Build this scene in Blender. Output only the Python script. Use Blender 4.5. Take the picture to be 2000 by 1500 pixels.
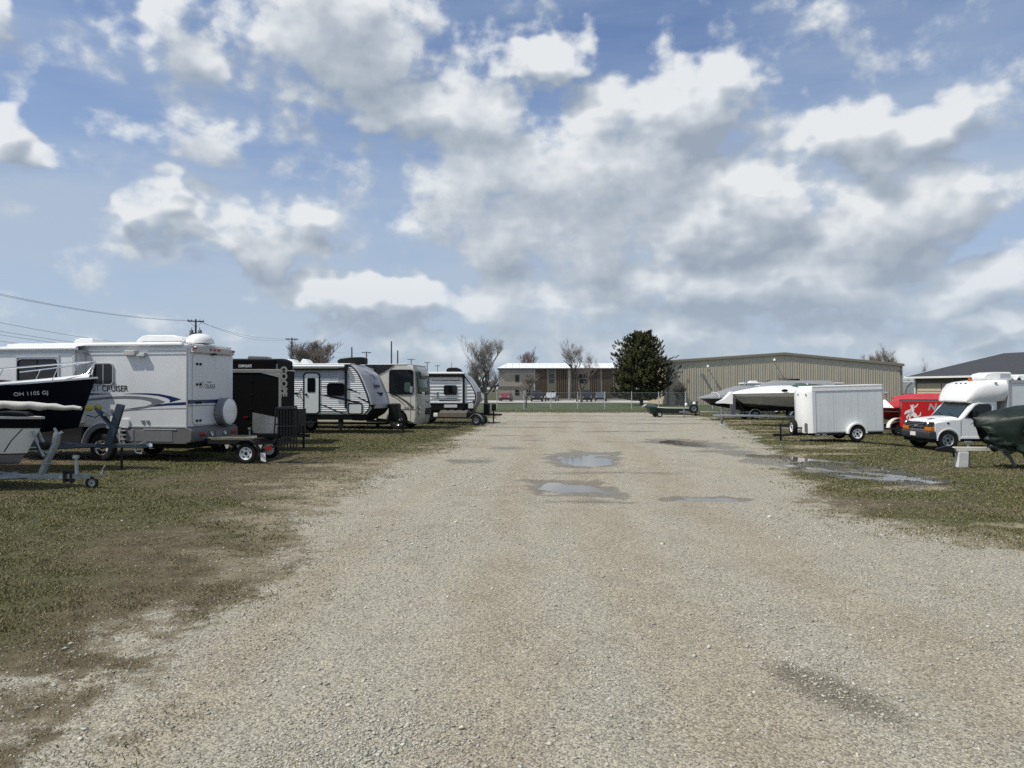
import bpy, math, random
import numpy as np
from mathutils import Vector, Matrix
R = math.radians
random.seed(7)
rng = np.random.default_rng(11)
S = bpy.context.scene
for o in list(bpy.data.objects): bpy.data.objects.remove(o)
COL = S.collection

# ------------------------------------------------------------------ camera
cam = bpy.data.cameras.new('camera'); camo = bpy.data.objects.new('camera', cam); COL.objects.link(camo)
cam.sensor_width = 36; cam.lens = 27.0; cam.clip_start = 0.05; cam.clip_end = 9000
camo.location = (0, 0, 2.0); camo.rotation_euler = (R(90.38), 0, 0)
S.camera = camo
S.render.resolution_x = 1024; S.render.resolution_y = 768

# ------------------------------------------------------------------ light
SUN_TRAVEL = Vector((0.60, 0.22, -1.0)).normalized()
SUN_POS = -SUN_TRAVEL
sun_el = math.asin(SUN_POS.z); sun_rot = math.atan2(SUN_POS.x, SUN_POS.y)
sl = bpy.data.lights.new('sun', 'SUN'); sl.energy = 4.1; sl.angle = R(0.5); sl.color = (1.0, 0.95, 0.86)
so = bpy.data.objects.new('sun', sl); COL.objects.link(so)
so.rotation_euler = SUN_TRAVEL.to_track_quat('-Z', 'Y').to_euler(); so.location = (-30, -20, 50)
S.view_settings.view_transform = 'Standard'; S.view_settings.look = 'None'
S.view_settings.gamma = 1; S.view_settings.use_curve_mapping = False
S.view_settings.exposure = 0.08
S.cycles.use_denoising = False
S.cycles.max_bounces = 6; S.cycles.diffuse_bounces = 3; S.cycles.glossy_bounces = 3; S.cycles.caustics_reflective = False; S.cycles.caustics_refractive = False

# ------------------------------------------------------------------ sky with clouds
# cloud masses: bearing, elevation (degrees), half width, half height, weight
CLOUDS = [
 (-13.1, 24.6, 6.6, 4.2, .95), (-9.1, 20.6, 8.2, 2.4, .8), (-23.4, 23.4, 3.2, 3.0, .6),
 (-23.1, 17.0, 5.8, 2.4, .5), (-33.2, 16.5, 2.4, 2.6, .7), (-24.7, 12.3, 2.8, 1.7, .8),
 (-18.4, 10.7, 4.0, 3.0, .8), (-11.3, 6.3, 6.6, 2.0, .95), (-2.7, 22.8, 4.6, 2.4, .5),
 (2.7, 23.4, 3.0, 1.5, .8), (12.4, 20.0, 6.8, 3.2, 1.0), (5.0, 15.9, 11.0, 4.2, .9),
 (16.0, 11.9, 5.6, 4.2, 1.1), (25.6, 16.5, 5.0, 3.0, 1.0), (26.3, 11.5, 6.6, 4.0, 1.0),
 (4.6, 11.6, 9.5, 4.6, .85), (18.4, 7.2, 12.0, 2.9, 1.0), (1.9, 6.1, 9.0, 2.2, .75),
 (30.4, 6.5, 6.0, 2.2, .8), (32.1, 4.1, 2.8, .9, 1.0), (-3.8, 13.5, 6.2, 4.4, .6),
 (-3.8, 19.8, 4.4, 3.2, .75), (-33.2, 22.5, 1.6, 1.8, .5),
 (14, 13, 24, 11, .30), (-22, 12, 14, 8, .20),
 (9, 3.3, 13, 1.7, .66), (27, 3.0, 11, 1.5, .6), (-7, 3.0, 8, 1.3, .55), (-27, 4.6, 8, 1.0, .3)]
w = bpy.data.worlds.new('World'); S.world = w; w.use_nodes = True
w.cycles.sampling_method = 'MANUAL'; w.cycles.sample_map_resolution = 256
def sky_world():
    nt = w.node_tree; nt.nodes.clear()
    # density group -------------------------------------------------
    g = bpy.data.node_groups.new('cloud_density', 'ShaderNodeTree')
    g.interface.new_socket('dir', in_out='INPUT', socket_type='NodeSocketVector')
    g.interface.new_socket('detail', in_out='INPUT', socket_type='NodeSocketFloat')
    g.interface.new_socket('density', in_out='OUTPUT', socket_type='NodeSocketFloat')
    g.interface.new_socket('mass', in_out='OUTPUT', socket_type='NodeSocketFloat')
    N = g.nodes; Lk = g.links
    def nd(t, **k):
        n = N.new(t)
        for a, b in k.items(): setattr(n, a, b)
        return n
    def mth(op, a, b=None, c=None, clamp=False):
        n = nd('ShaderNodeMath', operation=op); n.use_clamp = clamp
        for i, v in enumerate((a, b, c)):
            if v is None: continue
            if isinstance(v, (int, float)): n.inputs[i].default_value = v
            else: Lk.new(v, n.inputs[i])
        return n.outputs[0]
    gi = nd('NodeGroupInput'); go = nd('NodeGroupOutput')
    D = gi.outputs[0]
    s0 = nd('ShaderNodeSeparateXYZ'); Lk.new(D, s0.inputs[0])
    az = mth('ARCTAN2', s0.outputs[0], s0.outputs[1]); el = mth('ARCSINE', s0.outputs[2])
    c0 = nd('ShaderNodeCombineXYZ'); Lk.new(az, c0.inputs[0]); Lk.new(mth('MULTIPLY', el, 1.35), c0.inputs[1])
    # warp
    wn = nd('ShaderNodeTexNoise', noise_dimensions='2D'); wn.inputs['Scale'].default_value = 8.0; wn.inputs['Detail'].default_value = 3; wn.inputs['Roughness'].default_value = .6
    Lk.new(c0.outputs[0], wn.inputs['Vector'])
    ws = nd('ShaderNodeVectorMath', operation='SUBTRACT'); Lk.new(wn.outputs['Color'], ws.inputs[0]); ws.inputs[1].default_value = (.5, .5, .5)
    wm = nd('ShaderNodeVectorMath', operation='MULTIPLY'); Lk.new(ws.outputs[0], wm.inputs[0]); wm.inputs[1].default_value = (.20, .12, 0)
    c1 = nd('ShaderNodeCombineXYZ'); Lk.new(az, c1.inputs[0]); Lk.new(el, c1.inputs[1])
    cb = nd('ShaderNodeVectorMath', operation='ADD'); Lk.new(c1.outputs[0], cb.inputs[0]); Lk.new(wm.outputs[0], cb.inputs[1])
    tot = None
    for (a, e, ra, re, wt) in CLOUDS:
        s = nd('ShaderNodeVectorMath', operation='MULTIPLY_ADD'); Lk.new(cb.outputs[0], s.inputs[0])
        ia, ie = 1 / R(ra * 1.35), 1 / R(re * 1.35)
        s.inputs[1].default_value = (ia, ie, 0); s.inputs[2].default_value = (-R(a) * ia, -R(e) * ie, 0)
        d = nd('ShaderNodeVectorMath', operation='DOT_PRODUCT'); Lk.new(s.outputs[0], d.inputs[0]); Lk.new(s.outputs[0], d.inputs[1])
        f = mth('MULTIPLY_ADD', d.outputs['Value'], -wt, wt)
        tot = mth('MAXIMUM', f, 0.0) if tot is None else mth('SMOOTH_MAX', tot, f, .25)
    # beyond the modelled masses the same broken cloud goes on over the dome
    ob = nd('ShaderNodeTexNoise'); ob.inputs['Scale'].default_value = 3.2; ob.inputs['Detail'].default_value = 2
    Lk.new(D, ob.inputs['Vector'])
    obr = nd('ShaderNodeMapRange'); Lk.new(ob.outputs['Fac'], obr.inputs[0]); obr.inputs[1].default_value = .45; obr.inputs[2].default_value = .68
    azm = nd('ShaderNodeMapRange'); Lk.new(mth('ABSOLUTE', az), azm.inputs[0]); azm.inputs[1].default_value = R(36); azm.inputs[2].default_value = R(46)
    elm = nd('ShaderNodeMapRange'); Lk.new(el, elm.inputs[0]); elm.inputs[1].default_value = R(27); elm.inputs[2].default_value = R(36)
    out = mth('MAXIMUM', azm.outputs[0], elm.outputs[0])
    tot = mth('MAXIMUM', tot, mth('MULTIPLY', obr.outputs[0], out))
    # billow: puffy cells broken by finer noise
    b1 = nd('ShaderNodeTexNoise', noise_dimensions='2D'); b1.inputs['Scale'].default_value = 11; b1.inputs['Roughness'].default_value = .60
    Lk.new(c0.outputs[0], b1.inputs['Vector']); Lk.new(gi.outputs[1], b1.inputs['Detail'])
    cw = nd('ShaderNodeVectorMath', operation='MULTIPLY_ADD'); Lk.new(ws.outputs[0], cw.inputs[0]); cw.inputs[1].default_value = (.06, .06, 0); Lk.new(c0.outputs[0], cw.inputs[2])
    vo = nd('ShaderNodeTexVoronoi', voronoi_dimensions='2D', feature='F1'); vo.inputs['Scale'].default_value = 13; vo.inputs['Detail'].default_value = 2; vo.inputs['Roughness'].default_value = .5
    Lk.new(cw.outputs[0], vo.inputs['Vector'])
    n1 = mth('MULTIPLY_ADD', b1.outputs['Fac'], 1.45, -.725)
    n2 = mth('MULTIPLY_ADD', vo.outputs['Distance'], -.42, .25)
    dens = mth('ADD', mth('ADD', tot, n1), n2)
    Lk.new(dens, go.inputs[0]); Lk.new(tot, go.inputs[1])
    # world tree ----------------------------------------------------
    N = nt.nodes; Lk = nt.links
    tc = nd('ShaderNodeTexCoord'); D = tc.outputs['Generated']
    nrm = nd('ShaderNodeVectorMath', operation='NORMALIZE'); Lk.new(D, nrm.inputs[0]); D = nrm.outputs[0]
    sky = nd('ShaderNodeTexSky', sky_type='NISHITA'); sky.sun_disc = False
    sky.sun_elevation = sun_el; sky.sun_rotation = sun_rot; sky.air_density = 1.0; sky.dust_density = .6; sky.ozone_density = 1.6; sky.altitude = 200
    d0 = nd('ShaderNodeGroup'); d0.node_tree = g; d0.inputs[1].default_value = 7; Lk.new(D, d0.inputs[0])
    of = nd('ShaderNodeVectorMath', operation='ADD'); Lk.new(D, of.inputs[0]); of.inputs[1].default_value = (-.016, 0, .034)
    d1 = nd('ShaderNodeGroup'); d1.node_tree = g; d1.inputs[1].default_value = 4.0; Lk.new(of.outputs[0], d1.inputs[0])
    alpha = nd('ShaderNodeMapRange', interpolation_type='SMOOTHSTEP'); Lk.new(d0.outputs[0], alpha.inputs[0])
    alpha.inputs[1].default_value = .04; alpha.inputs[2].default_value = .58
    lit = mth('SUBTRACT', d0.outputs[0], d1.outputs[0])
    lit = mth('MULTIPLY_ADD', lit, .55, .58)
    lit = mth('ADD', lit, mth('MULTIPLY', mth('SUBTRACT', d0.outputs[1], d1.outputs[1]), .9))
    thick = mth('MULTIPLY', mth('SUBTRACT', d0.outputs[0], .45, clamp=True), -.42)
    lit = mth('ADD', lit, thick, clamp=True)
    rp = nd('ShaderNodeValToRGB'); Lk.new(lit, rp.inputs[0])
    e = rp.color_ramp.elements
    e[0].position = .08; e[0].color = (.34, .40, .485, 1); e[1].position = .95; e[1].color = (.84, .87, .89, 1)
    m = e.new(.5); m.color = (.52, .575, .64, 1)
    cs = nd('ShaderNodeVectorMath', operation='SCALE'); Lk.new(rp.outputs[0], cs.inputs[0]); cs.inputs['Scale'].default_value = CLOUD_GAIN
    # thin high veil, thicker toward the horizon
    vn = nd('ShaderNodeTexNoise'); vn.inputs['Scale'].default_value = 2.6; vn.inputs['Detail'].default_value = 6; vn.inputs['Roughness'].default_value = .55
    vm = nd('ShaderNodeMapping'); vm.inputs['Scale'].default_value = (1, 1, 4.5); Lk.new(D, vm.inputs['Vector']); Lk.new(vm.outputs[0], vn.inputs['Vector'])
    sz = nd('ShaderNodeSeparateXYZ'); Lk.new(D, sz.inputs[0])
    hz = nd('ShaderNodeMapRange'); Lk.new(sz.outputs[2], hz.inputs[0]); hz.inputs[1].default_value = 0; hz.inputs[2].default_value = .42; hz.inputs[3].default_value = .74; hz.inputs[4].default_value = 0
    vr = nd('ShaderNodeMapRange'); Lk.new(vn.outputs['Fac'], vr.inputs[0]); vr.inputs[1].default_value = .34; vr.inputs[2].default_value = .72; vr.inputs[3].default_value = .10; vr.inputs[4].default_value = .60
    va = mth('ADD', hz.outputs[0], vr.outputs[0]); va = mth('MINIMUM', va, .85)
    skt = nd('ShaderNodeMix', data_type='RGBA', blend_type='MULTIPLY'); skt.inputs[0].default_value = 1
    Lk.new(sky.outputs[0], skt.inputs[6]); skt.inputs[7].default_value = SKY_TINT
    mv = nd('ShaderNodeMix', data_type='RGBA'); Lk.new(va, mv.inputs[0]); Lk.new(skt.outputs[2], mv.inputs[6]); mv.inputs[7].default_value = tuple(c * CLOUD_GAIN for c in (.47, .56, .68)) + (1,)
    hf = nd('ShaderNodeMapRange'); Lk.new(sz.outputs[2], hf.inputs[0]); hf.inputs[1].default_value = 0; hf.inputs[2].default_value = .16; hf.inputs[3].default_value = .42; hf.inputs[4].default_value = .96
    ca = mth('MULTIPLY', alpha.outputs[0], hf.outputs[0])
    mc = nd('ShaderNodeMix', data_type='RGBA'); Lk.new(ca, mc.inputs[0]); Lk.new(mv.outputs[2], mc.inputs[6]); Lk.new(cs.outputs[0], mc.inputs[7])
    bg = nd('ShaderNodeBackground'); bg.inputs['Strength'].default_value = .1
    Lk.new(mc.outputs[2], bg.inputs['Color'])
    wo = nd('ShaderNodeOutputWorld'); Lk.new(bg.outputs[0], wo.inputs['Surface'])
CLOUD_GAIN = 9.1
SKY_TINT = (.85, .95, 1.15, 1)
sky_world()

# ------------------------------------------------------------------ materials
MATS = {}
def mat(name, col, rough=.6, metal=0., var=.12, scale=3., bump=0., bscale=40., spec=.5, coat=0., dirt=0., dirtcol=(.12, .10, .08), transl=0.):
    if name in MATS: return MATS[name]
    m = bpy.data.materials.new(name); m.use_nodes = True; MATS[name] = m
    nt = m.node_tree; N = nt.nodes; L = nt.links; b = N['Principled BSDF']
    b.inputs['Roughness'].default_value = rough; b.inputs['Metallic'].default_value = metal
    b.inputs['Specular IOR Level'].default_value = spec; b.inputs['Coat Weight'].default_value = coat
    tc = N.new('ShaderNodeTexCoord')
    n = N.new('ShaderNodeTexNoise'); n.inputs['Scale'].default_value = scale; n.inputs['Detail'].default_value = 5; n.inputs['Roughness'].default_value = .65
    L.new(tc.outputs['Object'], n.inputs['Vector'])
    mx = N.new('ShaderNodeMix'); mx.data_type = 'RGBA'
    mr = N.new('ShaderNodeMapRange'); mr.inputs[1].default_value = .3; mr.inputs[2].default_value = .7
    L.new(n.outputs['Fac'], mr.inputs[0]); L.new(mr.outputs[0], mx.inputs[0])
    mx.inputs[6].default_value = tuple(max(0, c * (1 - var)) for c in col) + (1,)
    mx.inputs[7].default_value = tuple(min(1, c * (1 + var)) for c in col) + (1,)
    out = mx.outputs[2]
    if dirt:
        n2 = N.new('ShaderNodeTexNoise'); n2.inputs['Scale'].default_value = scale * 2.3; n2.inputs['Detail'].default_value = 8; n2.inputs['Roughness'].default_value = .7
        mp = N.new('ShaderNodeMapping'); mp.inputs['Scale'].default_value = (1.6, 1.6, .35)
        L.new(tc.outputs['Object'], mp.inputs['Vector']); L.new(mp.outputs[0], n2.inputs['Vector'])
        r2 = N.new('ShaderNodeMapRange'); r2.inputs[1].default_value = .48; r2.inputs[2].default_value = .8; r2.inputs[4].default_value = dirt
        L.new(n2.outputs['Fac'], r2.inputs[0])
        m2 = N.new('ShaderNodeMix'); m2.data_type = 'RGBA'; L.new(r2.outputs[0], m2.inputs[0]); L.new(out, m2.inputs[6]); m2.inputs[7].default_value = tuple(dirtcol) + (1,)
        out = m2.outputs[2]
    L.new(out, b.inputs['Base Color'])
    if bump:
        n3 = N.new('ShaderNodeTexNoise'); n3.inputs['Scale'].default_value = bscale; n3.inputs['Detail'].default_value = 4
        L.new(tc.outputs['Object'], n3.inputs['Vector'])
        bp = N.new('ShaderNodeBump'); bp.inputs['Strength'].default_value = bump; bp.inputs['Distance'].default_value = .02
        L.new(n3.outputs['Fac'], bp.inputs['Height']); L.new(bp.outputs[0], b.inputs['Normal'])
    if transl:
        b.inputs['Subsurface Weight'].default_value = transl
    return m
def M_(n): return MATS[n]
mat('rv_white', (.65, .665, .67), .32, var=.04, dirt=.22, dirtcol=(.45, .43, .38), scale=.9)
mat('roof_white', (.80, .80, .79), .5, var=.05, dirt=.25, dirtcol=(.5, .48, .43), scale=1.2)
mat('trailer_white', (.66, .69, .70), .38, var=.05, dirt=.3, dirtcol=(.42, .47, .42), scale=1.1)
mat('gel_white', (.78, .78, .76), .22, var=.03, coat=.4, dirt=.12, dirtcol=(.45, .44, .38))
mat('van_white', (.76, .77, .77), .22, var=.03, coat=.5, dirt=.1, dirtcol=(.5, .47, .42))
mat('rv_grey', (.17, .175, .18), .5, var=.1, dirt=.3, dirtcol=(.1, .09, .08))
mat('skirt_grey', (.13, .13, .13), .5, var=.1, dirt=.25, dirtcol=(.2, .18, .15))
mat('decal_navy', (.012, .022, .085), .35, var=.05)
mat('decal_grey', (.16, .17, .18), .4, var=.05)
mat('decal_black', (.01, .01, .012), .4, var=.05)
mat('decal_pale', (.45, .48, .5), .4, var=.05)
mat('navy_gel', (.003, .004, .012), .35, var=.1, spec=.15)
mat('black_paint', (.003, .003, .0035), .75, var=.15, spec=.12)
mat('black_plastic', (.008, .008, .008), .6, var=.15, spec=.2)
mat('black_frame', (.010, .010, .011), .6, var=.2, spec=.3)
mat('rubber', (.013, .013, .013), .85, var=.25, scale=20, spec=.3)
mat('glass_dark', (.006, .007, .009), .06, var=.1, spec=.5)
mat('glass_tint', (.02, .03, .03), .05, var=.1, spec=.6)
mat('glass_green', (.05, .09, .065), .08, var=.2, spec=.5)
mat('galv', (.30, .33, .34), .5, metal=.55, var=.2, scale=8, dirt=.3, dirtcol=(.12, .11, .1))
mat('blue_steel', (.05, .07, .095), .5, metal=.3, var=.2, scale=6)
mat('chrome', (.75, .76, .77), .15, metal=1., var=.05)
mat('alloy', (.60, .62, .63), .3, metal=.8, var=.08)
mat('rim_white', (.74, .75, .75), .35, var=.05, dirt=.2)
mat('diamond_plate', (.42, .43, .42), .35, metal=.7, var=.25, scale=2.2, bump=.25, bscale=60)
mat('silver_trim', (.30, .30, .27), .42, metal=.35, var=.08)
mat('plank_pale', (.20, .185, .145), .8, var=.25, scale=5, bump=.15)
mat('tail_red', (.30, .01, .012), .25, var=.1)
mat('amber', (.55, .16, .01), .25, var=.1)
mat('yellow_roller', (.38, .33, .05), .6, var=.2)
mat('cap_grey', (.30, .31, .33), .35, var=.06, coat=.3)
mat('cap_mid', (.20, .21, .225), .38, var=.08)
mat('siding_grey', (.33, .36, .40), .4, var=.04)
mat('siding_white', (.72, .73, .73), .4, var=.03)
mat('door_white', (.62, .65, .63), .4, var=.04)
mat('coach_beige', (.62, .60, .53), .3, var=.05, coat=.4)
mat('coach_olive', (.36, .36, .32), .35, var=.08, coat=.3)
mat('coach_brown', (.10, .085, .07), .4, var=.1)
mat('tarp_grey', (.21, .22, .23), .75, var=.1, bump=.3, bscale=6)
mat('tarp_pale', (.46, .45, .42), .8, var=.12, bump=.4, bscale=7)
mat('tarp_green', (.006, .014, .009), .5, var=.3, bump=.35, bscale=9, spec=.35)
mat('jon_green', (.012, .034, .030), .5, var=.2, scale=5)
mat('hull_grey', (.36, .37, .37), .25, var=.04, coat=.3)
mat('hull_black', (.008, .008, .009), .35, var=.1)
mat('red_gel', (.17, .008, .016), .3, var=.15, coat=.5, scale=4)
mat('red_paint', (.50, .010, .010), .38, var=.06)
mat('red_tarp', (.42, .02, .03), .6, var=.12, bump=.3, bscale=6)
mat('letter_white', (.75, .74, .70), .5, var=.03)
mat('letter_grey', (.36, .36, .37), .5, var=.05)
mat('wood_pole', (.085, .07, .06), .9, var=.25, scale=5)
mat('wire', (.02, .02, .022), .6)
mat('transformer', (.16, .17, .17), .5, var=.1)
mat('bark', (.115, .10, .088), .95, var=.3, scale=6)
mat('twig', (.21, .185, .165), .95, var=.25, scale=3)
mat('twig_red', (.19, .150, .140), .95, var=.2, scale=3)
mat('metal_wall', (.50, .455, .355), .5, var=.06, scale=.6, dirt=.2, dirtcol=(.2, .18, .14))
mat('metal_trim', (.24, .22, .17), .5, var=.08)
mat('office_stone', (.30, .28, .24), .85, var=.15, scale=1.5)
mat('office_brown', (.088, .066, .046), .8, var=.2, scale=1.2)
mat('office_roof', (.80, .82, .83), .3, metal=.1, var=.03)
mat('concrete', (.42, .41, .38), .9, var=.12, scale=1.5, dirt=.2)
mat('shingle', (.035, .038, .043), .9, var=.25, scale=6, bump=.3, bscale=8)
mat('cream_wall', (.52, .44, .31), .7, var=.05, scale=1)
mat('brown_band', (.14, .125, .10), .8, var=.1)
mat('poly_sheet', (.45, .47, .46), .4, var=.2, scale=.8)
mat('car_red', (.16, .014, .018), .25, var=.05, coat=.6)
mat('car_black', (.010, .011, .012), .25, var=.05, coat=.5)
mat('car_silver', (.45, .46, .47), .3, metal=.4, var=.05, coat=.4)
mat('car_dark', (.018, .02, .022), .3, var=.05, coat=.4)
mat('car_blue', (.055, .075, .085), .3, var=.05, coat=.4)
mat('hedge', (.05, .05, .035), .95, var=.4, scale=1)
mat('tongue_cream', (.70, .67, .57), .6, var=.06, dirt=.15)
mat('block', (.58, .58, .55), .9, var=.12, scale=6)

# ------------------------------------------------------------------ mesh builder
def rr(u0, u1, v0, v1, r, n=4):
    r = min(r, abs(u1 - u0) / 2.001, abs(v1 - v0) / 2.001); P = []
    for cu, cv, a in ((u1 - r, v1 - r, 0), (u0 + r, v1 - r, 90), (u0 + r, v0 + r, 180), (u1 - r, v0 + r, 270)):
        for i in range(n + 1):
            t = R(a + 90 * i / n); P.append((cu + r * math.cos(t), cv + r * math.sin(t)))
    return P
AX = {'y': lambda u, v, d: (u, d, v), 'x': lambda u, v, d: (d, u, v), 'z': lambda u, v, d: (u, v, d)}
class MB:
    def __init__(s): s.v = []; s.f = []
    def add(s, vs, fs):
        k = len(s.v); s.v += [tuple(p) for p in vs]; s.f += [tuple(i + k for i in f) for f in fs]; return s
    def box(s, x0, x1, y0, y1, z0, z1):
        return s.add([(x, y, z) for z in (z0, z1) for y in (y0, y1) for x in (x0, x1)],
                     [(0, 2, 3, 1), (4, 5, 7, 6), (0, 1, 5, 4), (2, 6, 7, 3), (0, 4, 6, 2), (1, 3, 7, 5)])
    def plate(s, poly, d0, d1, ax='y'):
        A = AX[ax]; n = len(poly)
        vs = [A(u, v, d0) for u, v in poly] + [A(u, v, d1) for u, v in poly]
        return s.add(vs, [tuple(range(n)), tuple(range(2 * n - 1, n - 1, -1))] + [(i, i + n, (i + 1) % n + n, (i + 1) % n) for i in range(n)])
    def ring(s, po, pi, d0, d1, ax='y'):
        A = AX[ax]; n = len(po)
        vs = [A(u, v, d) for d in (d0, d1) for P in (po, pi) for u, v in P]
        fs = []
        for i in range(n):
            j = (i + 1) % n
            fs += [(i, j, n + j, n + i), (2 * n + j, 2 * n + i, 3 * n + i, 3 * n + j), (i, 2 * n + i, 2 * n + j, j), (n + j, 3 * n + j, 3 * n + i, n + i)]
        return s.add(vs, fs)
    def tube(s, pts, r, n=8, cap=True):
        pts = [Vector(p) for p in pts]; rs = r if isinstance(r, (list, tuple)) else [r] * len(pts)
        k = len(pts); vs = []; up = None
        for i, p in enumerate(pts):
            t = (pts[min(i + 1, k - 1)] - pts[max(i - 1, 0)]).normalized()
            if up is None:
                up = Vector((0, 0, 1)) if abs(t.z) < .9 else Vector((1, 0, 0))
            a = t.cross(up)
            if a.length < 1e-4: a = t.orthogonal()
            a.normalize(); b = a.cross(t).normalized(); up = b
            for j in range(n):
                q = 2 * math.pi * (j + .5) / n; vs.append(p + rs[i] * (math.cos(q) * a + math.sin(q) * b))
        fs = [(i * n + j, i * n + (j + 1) % n, (i + 1) * n + (j + 1) % n, (i + 1) * n + j) for i in range(k - 1) for j in range(n)]
        if cap: fs += [tuple(range(n - 1, -1, -1)), tuple((k - 1) * n + j for j in range(n))]
        return s.add(vs, fs)
    def lathe(s, prof, c=(0, 0, 0), ax='y', n=24, close=False):
        vs = []; k = len(prof)
        for r_, h in prof:
            for j in range(n):
                q = 2 * math.pi * j / n; a, b = r_ * math.cos(q), r_ * math.sin(q)
                p = {'y': (a, h, b), 'x': (h, a, b), 'z': (a, b, h)}[ax]
                vs.append((c[0] + p[0], c[1] + p[1], c[2] + p[2]))
        fs = [(i * n + j, i * n + (j + 1) % n, ((i + 1) % k) * n + (j + 1) % n, ((i + 1) % k) * n + j) for i in range(k if close else k - 1) for j in range(n)]
        if not close: fs += [tuple(range(n)), tuple((k - 1) * n + j for j in range(n))]
        return s.add(vs, fs)
    def loft(s, rows, cap=True, closed=True):
        n = len(rows[0]); vs = [p for r_ in rows for p in r_]; fs = []
        for i in range(len(rows) - 1):
            for j in range(n if closed else n - 1):
                fs.append((i * n + j, i * n + (j + 1) % n, (i + 1) * n + (j + 1) % n, (i + 1) * n + j))
        if cap and closed: fs += [tuple(range(n)), tuple((len(rows) - 1) * n + j for j in range(n))]
        return s.add(vs, fs)
    def stroke(s, pts, ws, d0, d1, ax='y'):
        """a tapering ribbon of given widths along pts, with real thickness"""
        up, lo = [], []; k = len(pts)
        for i, (u, v) in enumerate(pts):
            a = pts[max(i - 1, 0)]; b = pts[min(i + 1, k - 1)]
            t = math.hypot(b[0] - a[0], b[1] - a[1]) or 1; nx, ny = -(b[1] - a[1]) / t, (b[0] - a[0]) / t
            h = max(ws[i] / 2, .0008); up.append((u + nx * h, v + ny * h)); lo.append((u - nx * h, v - ny * h))
        return s.plate(up + lo[::-1], d0, d1, ax)
def put(o, parent=None):
    COL.objects.link(o)
    if parent: o.parent = parent
    return o
def recalc(me):
    import bmesh
    bm = bmesh.new(); bm.from_mesh(me); bmesh.ops.recalc_face_normals(bm, faces=bm.faces); bm.to_mesh(me); bm.free()
def part(name, mb, m, parent=None, label=None, bevel=0., ang=38, kind=None, seg=2):
    me = bpy.data.meshes.new(name); me.from_pydata(mb.v, [], mb.f); me.update()
    if len(mb.f) < 4000: recalc(me)
    me.materials.append(M_(m) if isinstance(m, str) else m)
    for p in me.polygons: p.use_smooth = True
    me.set_sharp_from_angle(angle=R(ang))
    o = put(bpy.data.objects.new(name, me), parent)
    if bevel:
        b = o.modifiers.new('bevel', 'BEVEL'); b.width = bevel; b.segments = seg; b.limit_method = 'ANGLE'; b.angle_limit = R(35); b.harden_normals = True
    if label: o['label'] = label
    if kind: o['kind'] = kind
    return o
def thing(name, loc, rz, label, cat, group=None, rx=0, ry=0):
    o = bpy.data.objects.new(name, None); o.empty_display_size = .3; COL.objects.link(o)
    o.location = loc; o.rotation_euler = (rx, ry, rz); o['label'] = label; o['category'] = cat
    if group: o['group'] = group
    return o
def tag(o, label, cat, group=None):
    o['label'] = label; o['category'] = cat
    if group: o['group'] = group
    return o
def copy_tree(o, parent=None):
    c = o.copy(); COL.objects.link(c); c.parent = parent
    for ch in list(o.children): copy_tree(ch, c)
    return c
def text(name, s, size, org, u, v, m, parent, thick=.004, shear=0., xs=1., spacing=1., bold=0.):
    cu = bpy.data.curves.new(name, 'FONT'); cu.body = s; cu.size = size; cu.extrude = thick / 2; cu.shear = shear; cu.space_character = spacing; cu.offset = bold
    ob = bpy.data.objects.new(name, cu); me = bpy.data.meshes.new_from_object(ob); bpy.data.objects.remove(ob)
    U, V = Vector(u).normalized(), Vector(v).normalized(); W = U.cross(V)
    for p in me.vertices:
        q = p.co.copy(); p.co = Vector(org) + U * q.x * xs + V * q.y + W * (q.z + thick / 2)
    me.name = name; me.materials.clear(); me.materials.append(M_(m))
    return put(bpy.data.objects.new(name, me), parent)
def window(parent, plane, u0, u1, v0, v1, d, out, r=.08, fr=.03, glass='glass_dark', frame='black_plastic', name='window', mull=None):
    """glass pane with its frame on a wall at depth d; out = +-1 direction the wall faces"""
    g = part(name, MB().plate(rr(u0, u1, v0, v1, r), d, d + out * .018, plane), glass, parent)
    f = MB().ring(rr(u0 - fr, u1 + fr, v0 - fr, v1 + fr, r + fr), rr(u0, u1, v0, v1, r), d, d + out * .035, plane)
    if mull is not None: f.box(*((mull - .012, mull + .012, d, d + out * .03, v0, v1) if plane == 'y' else (d, d + out * .03, mull - .012, mull + .012, v0, v1)))
    part('window_frame', f, frame, g)
    return g
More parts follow.
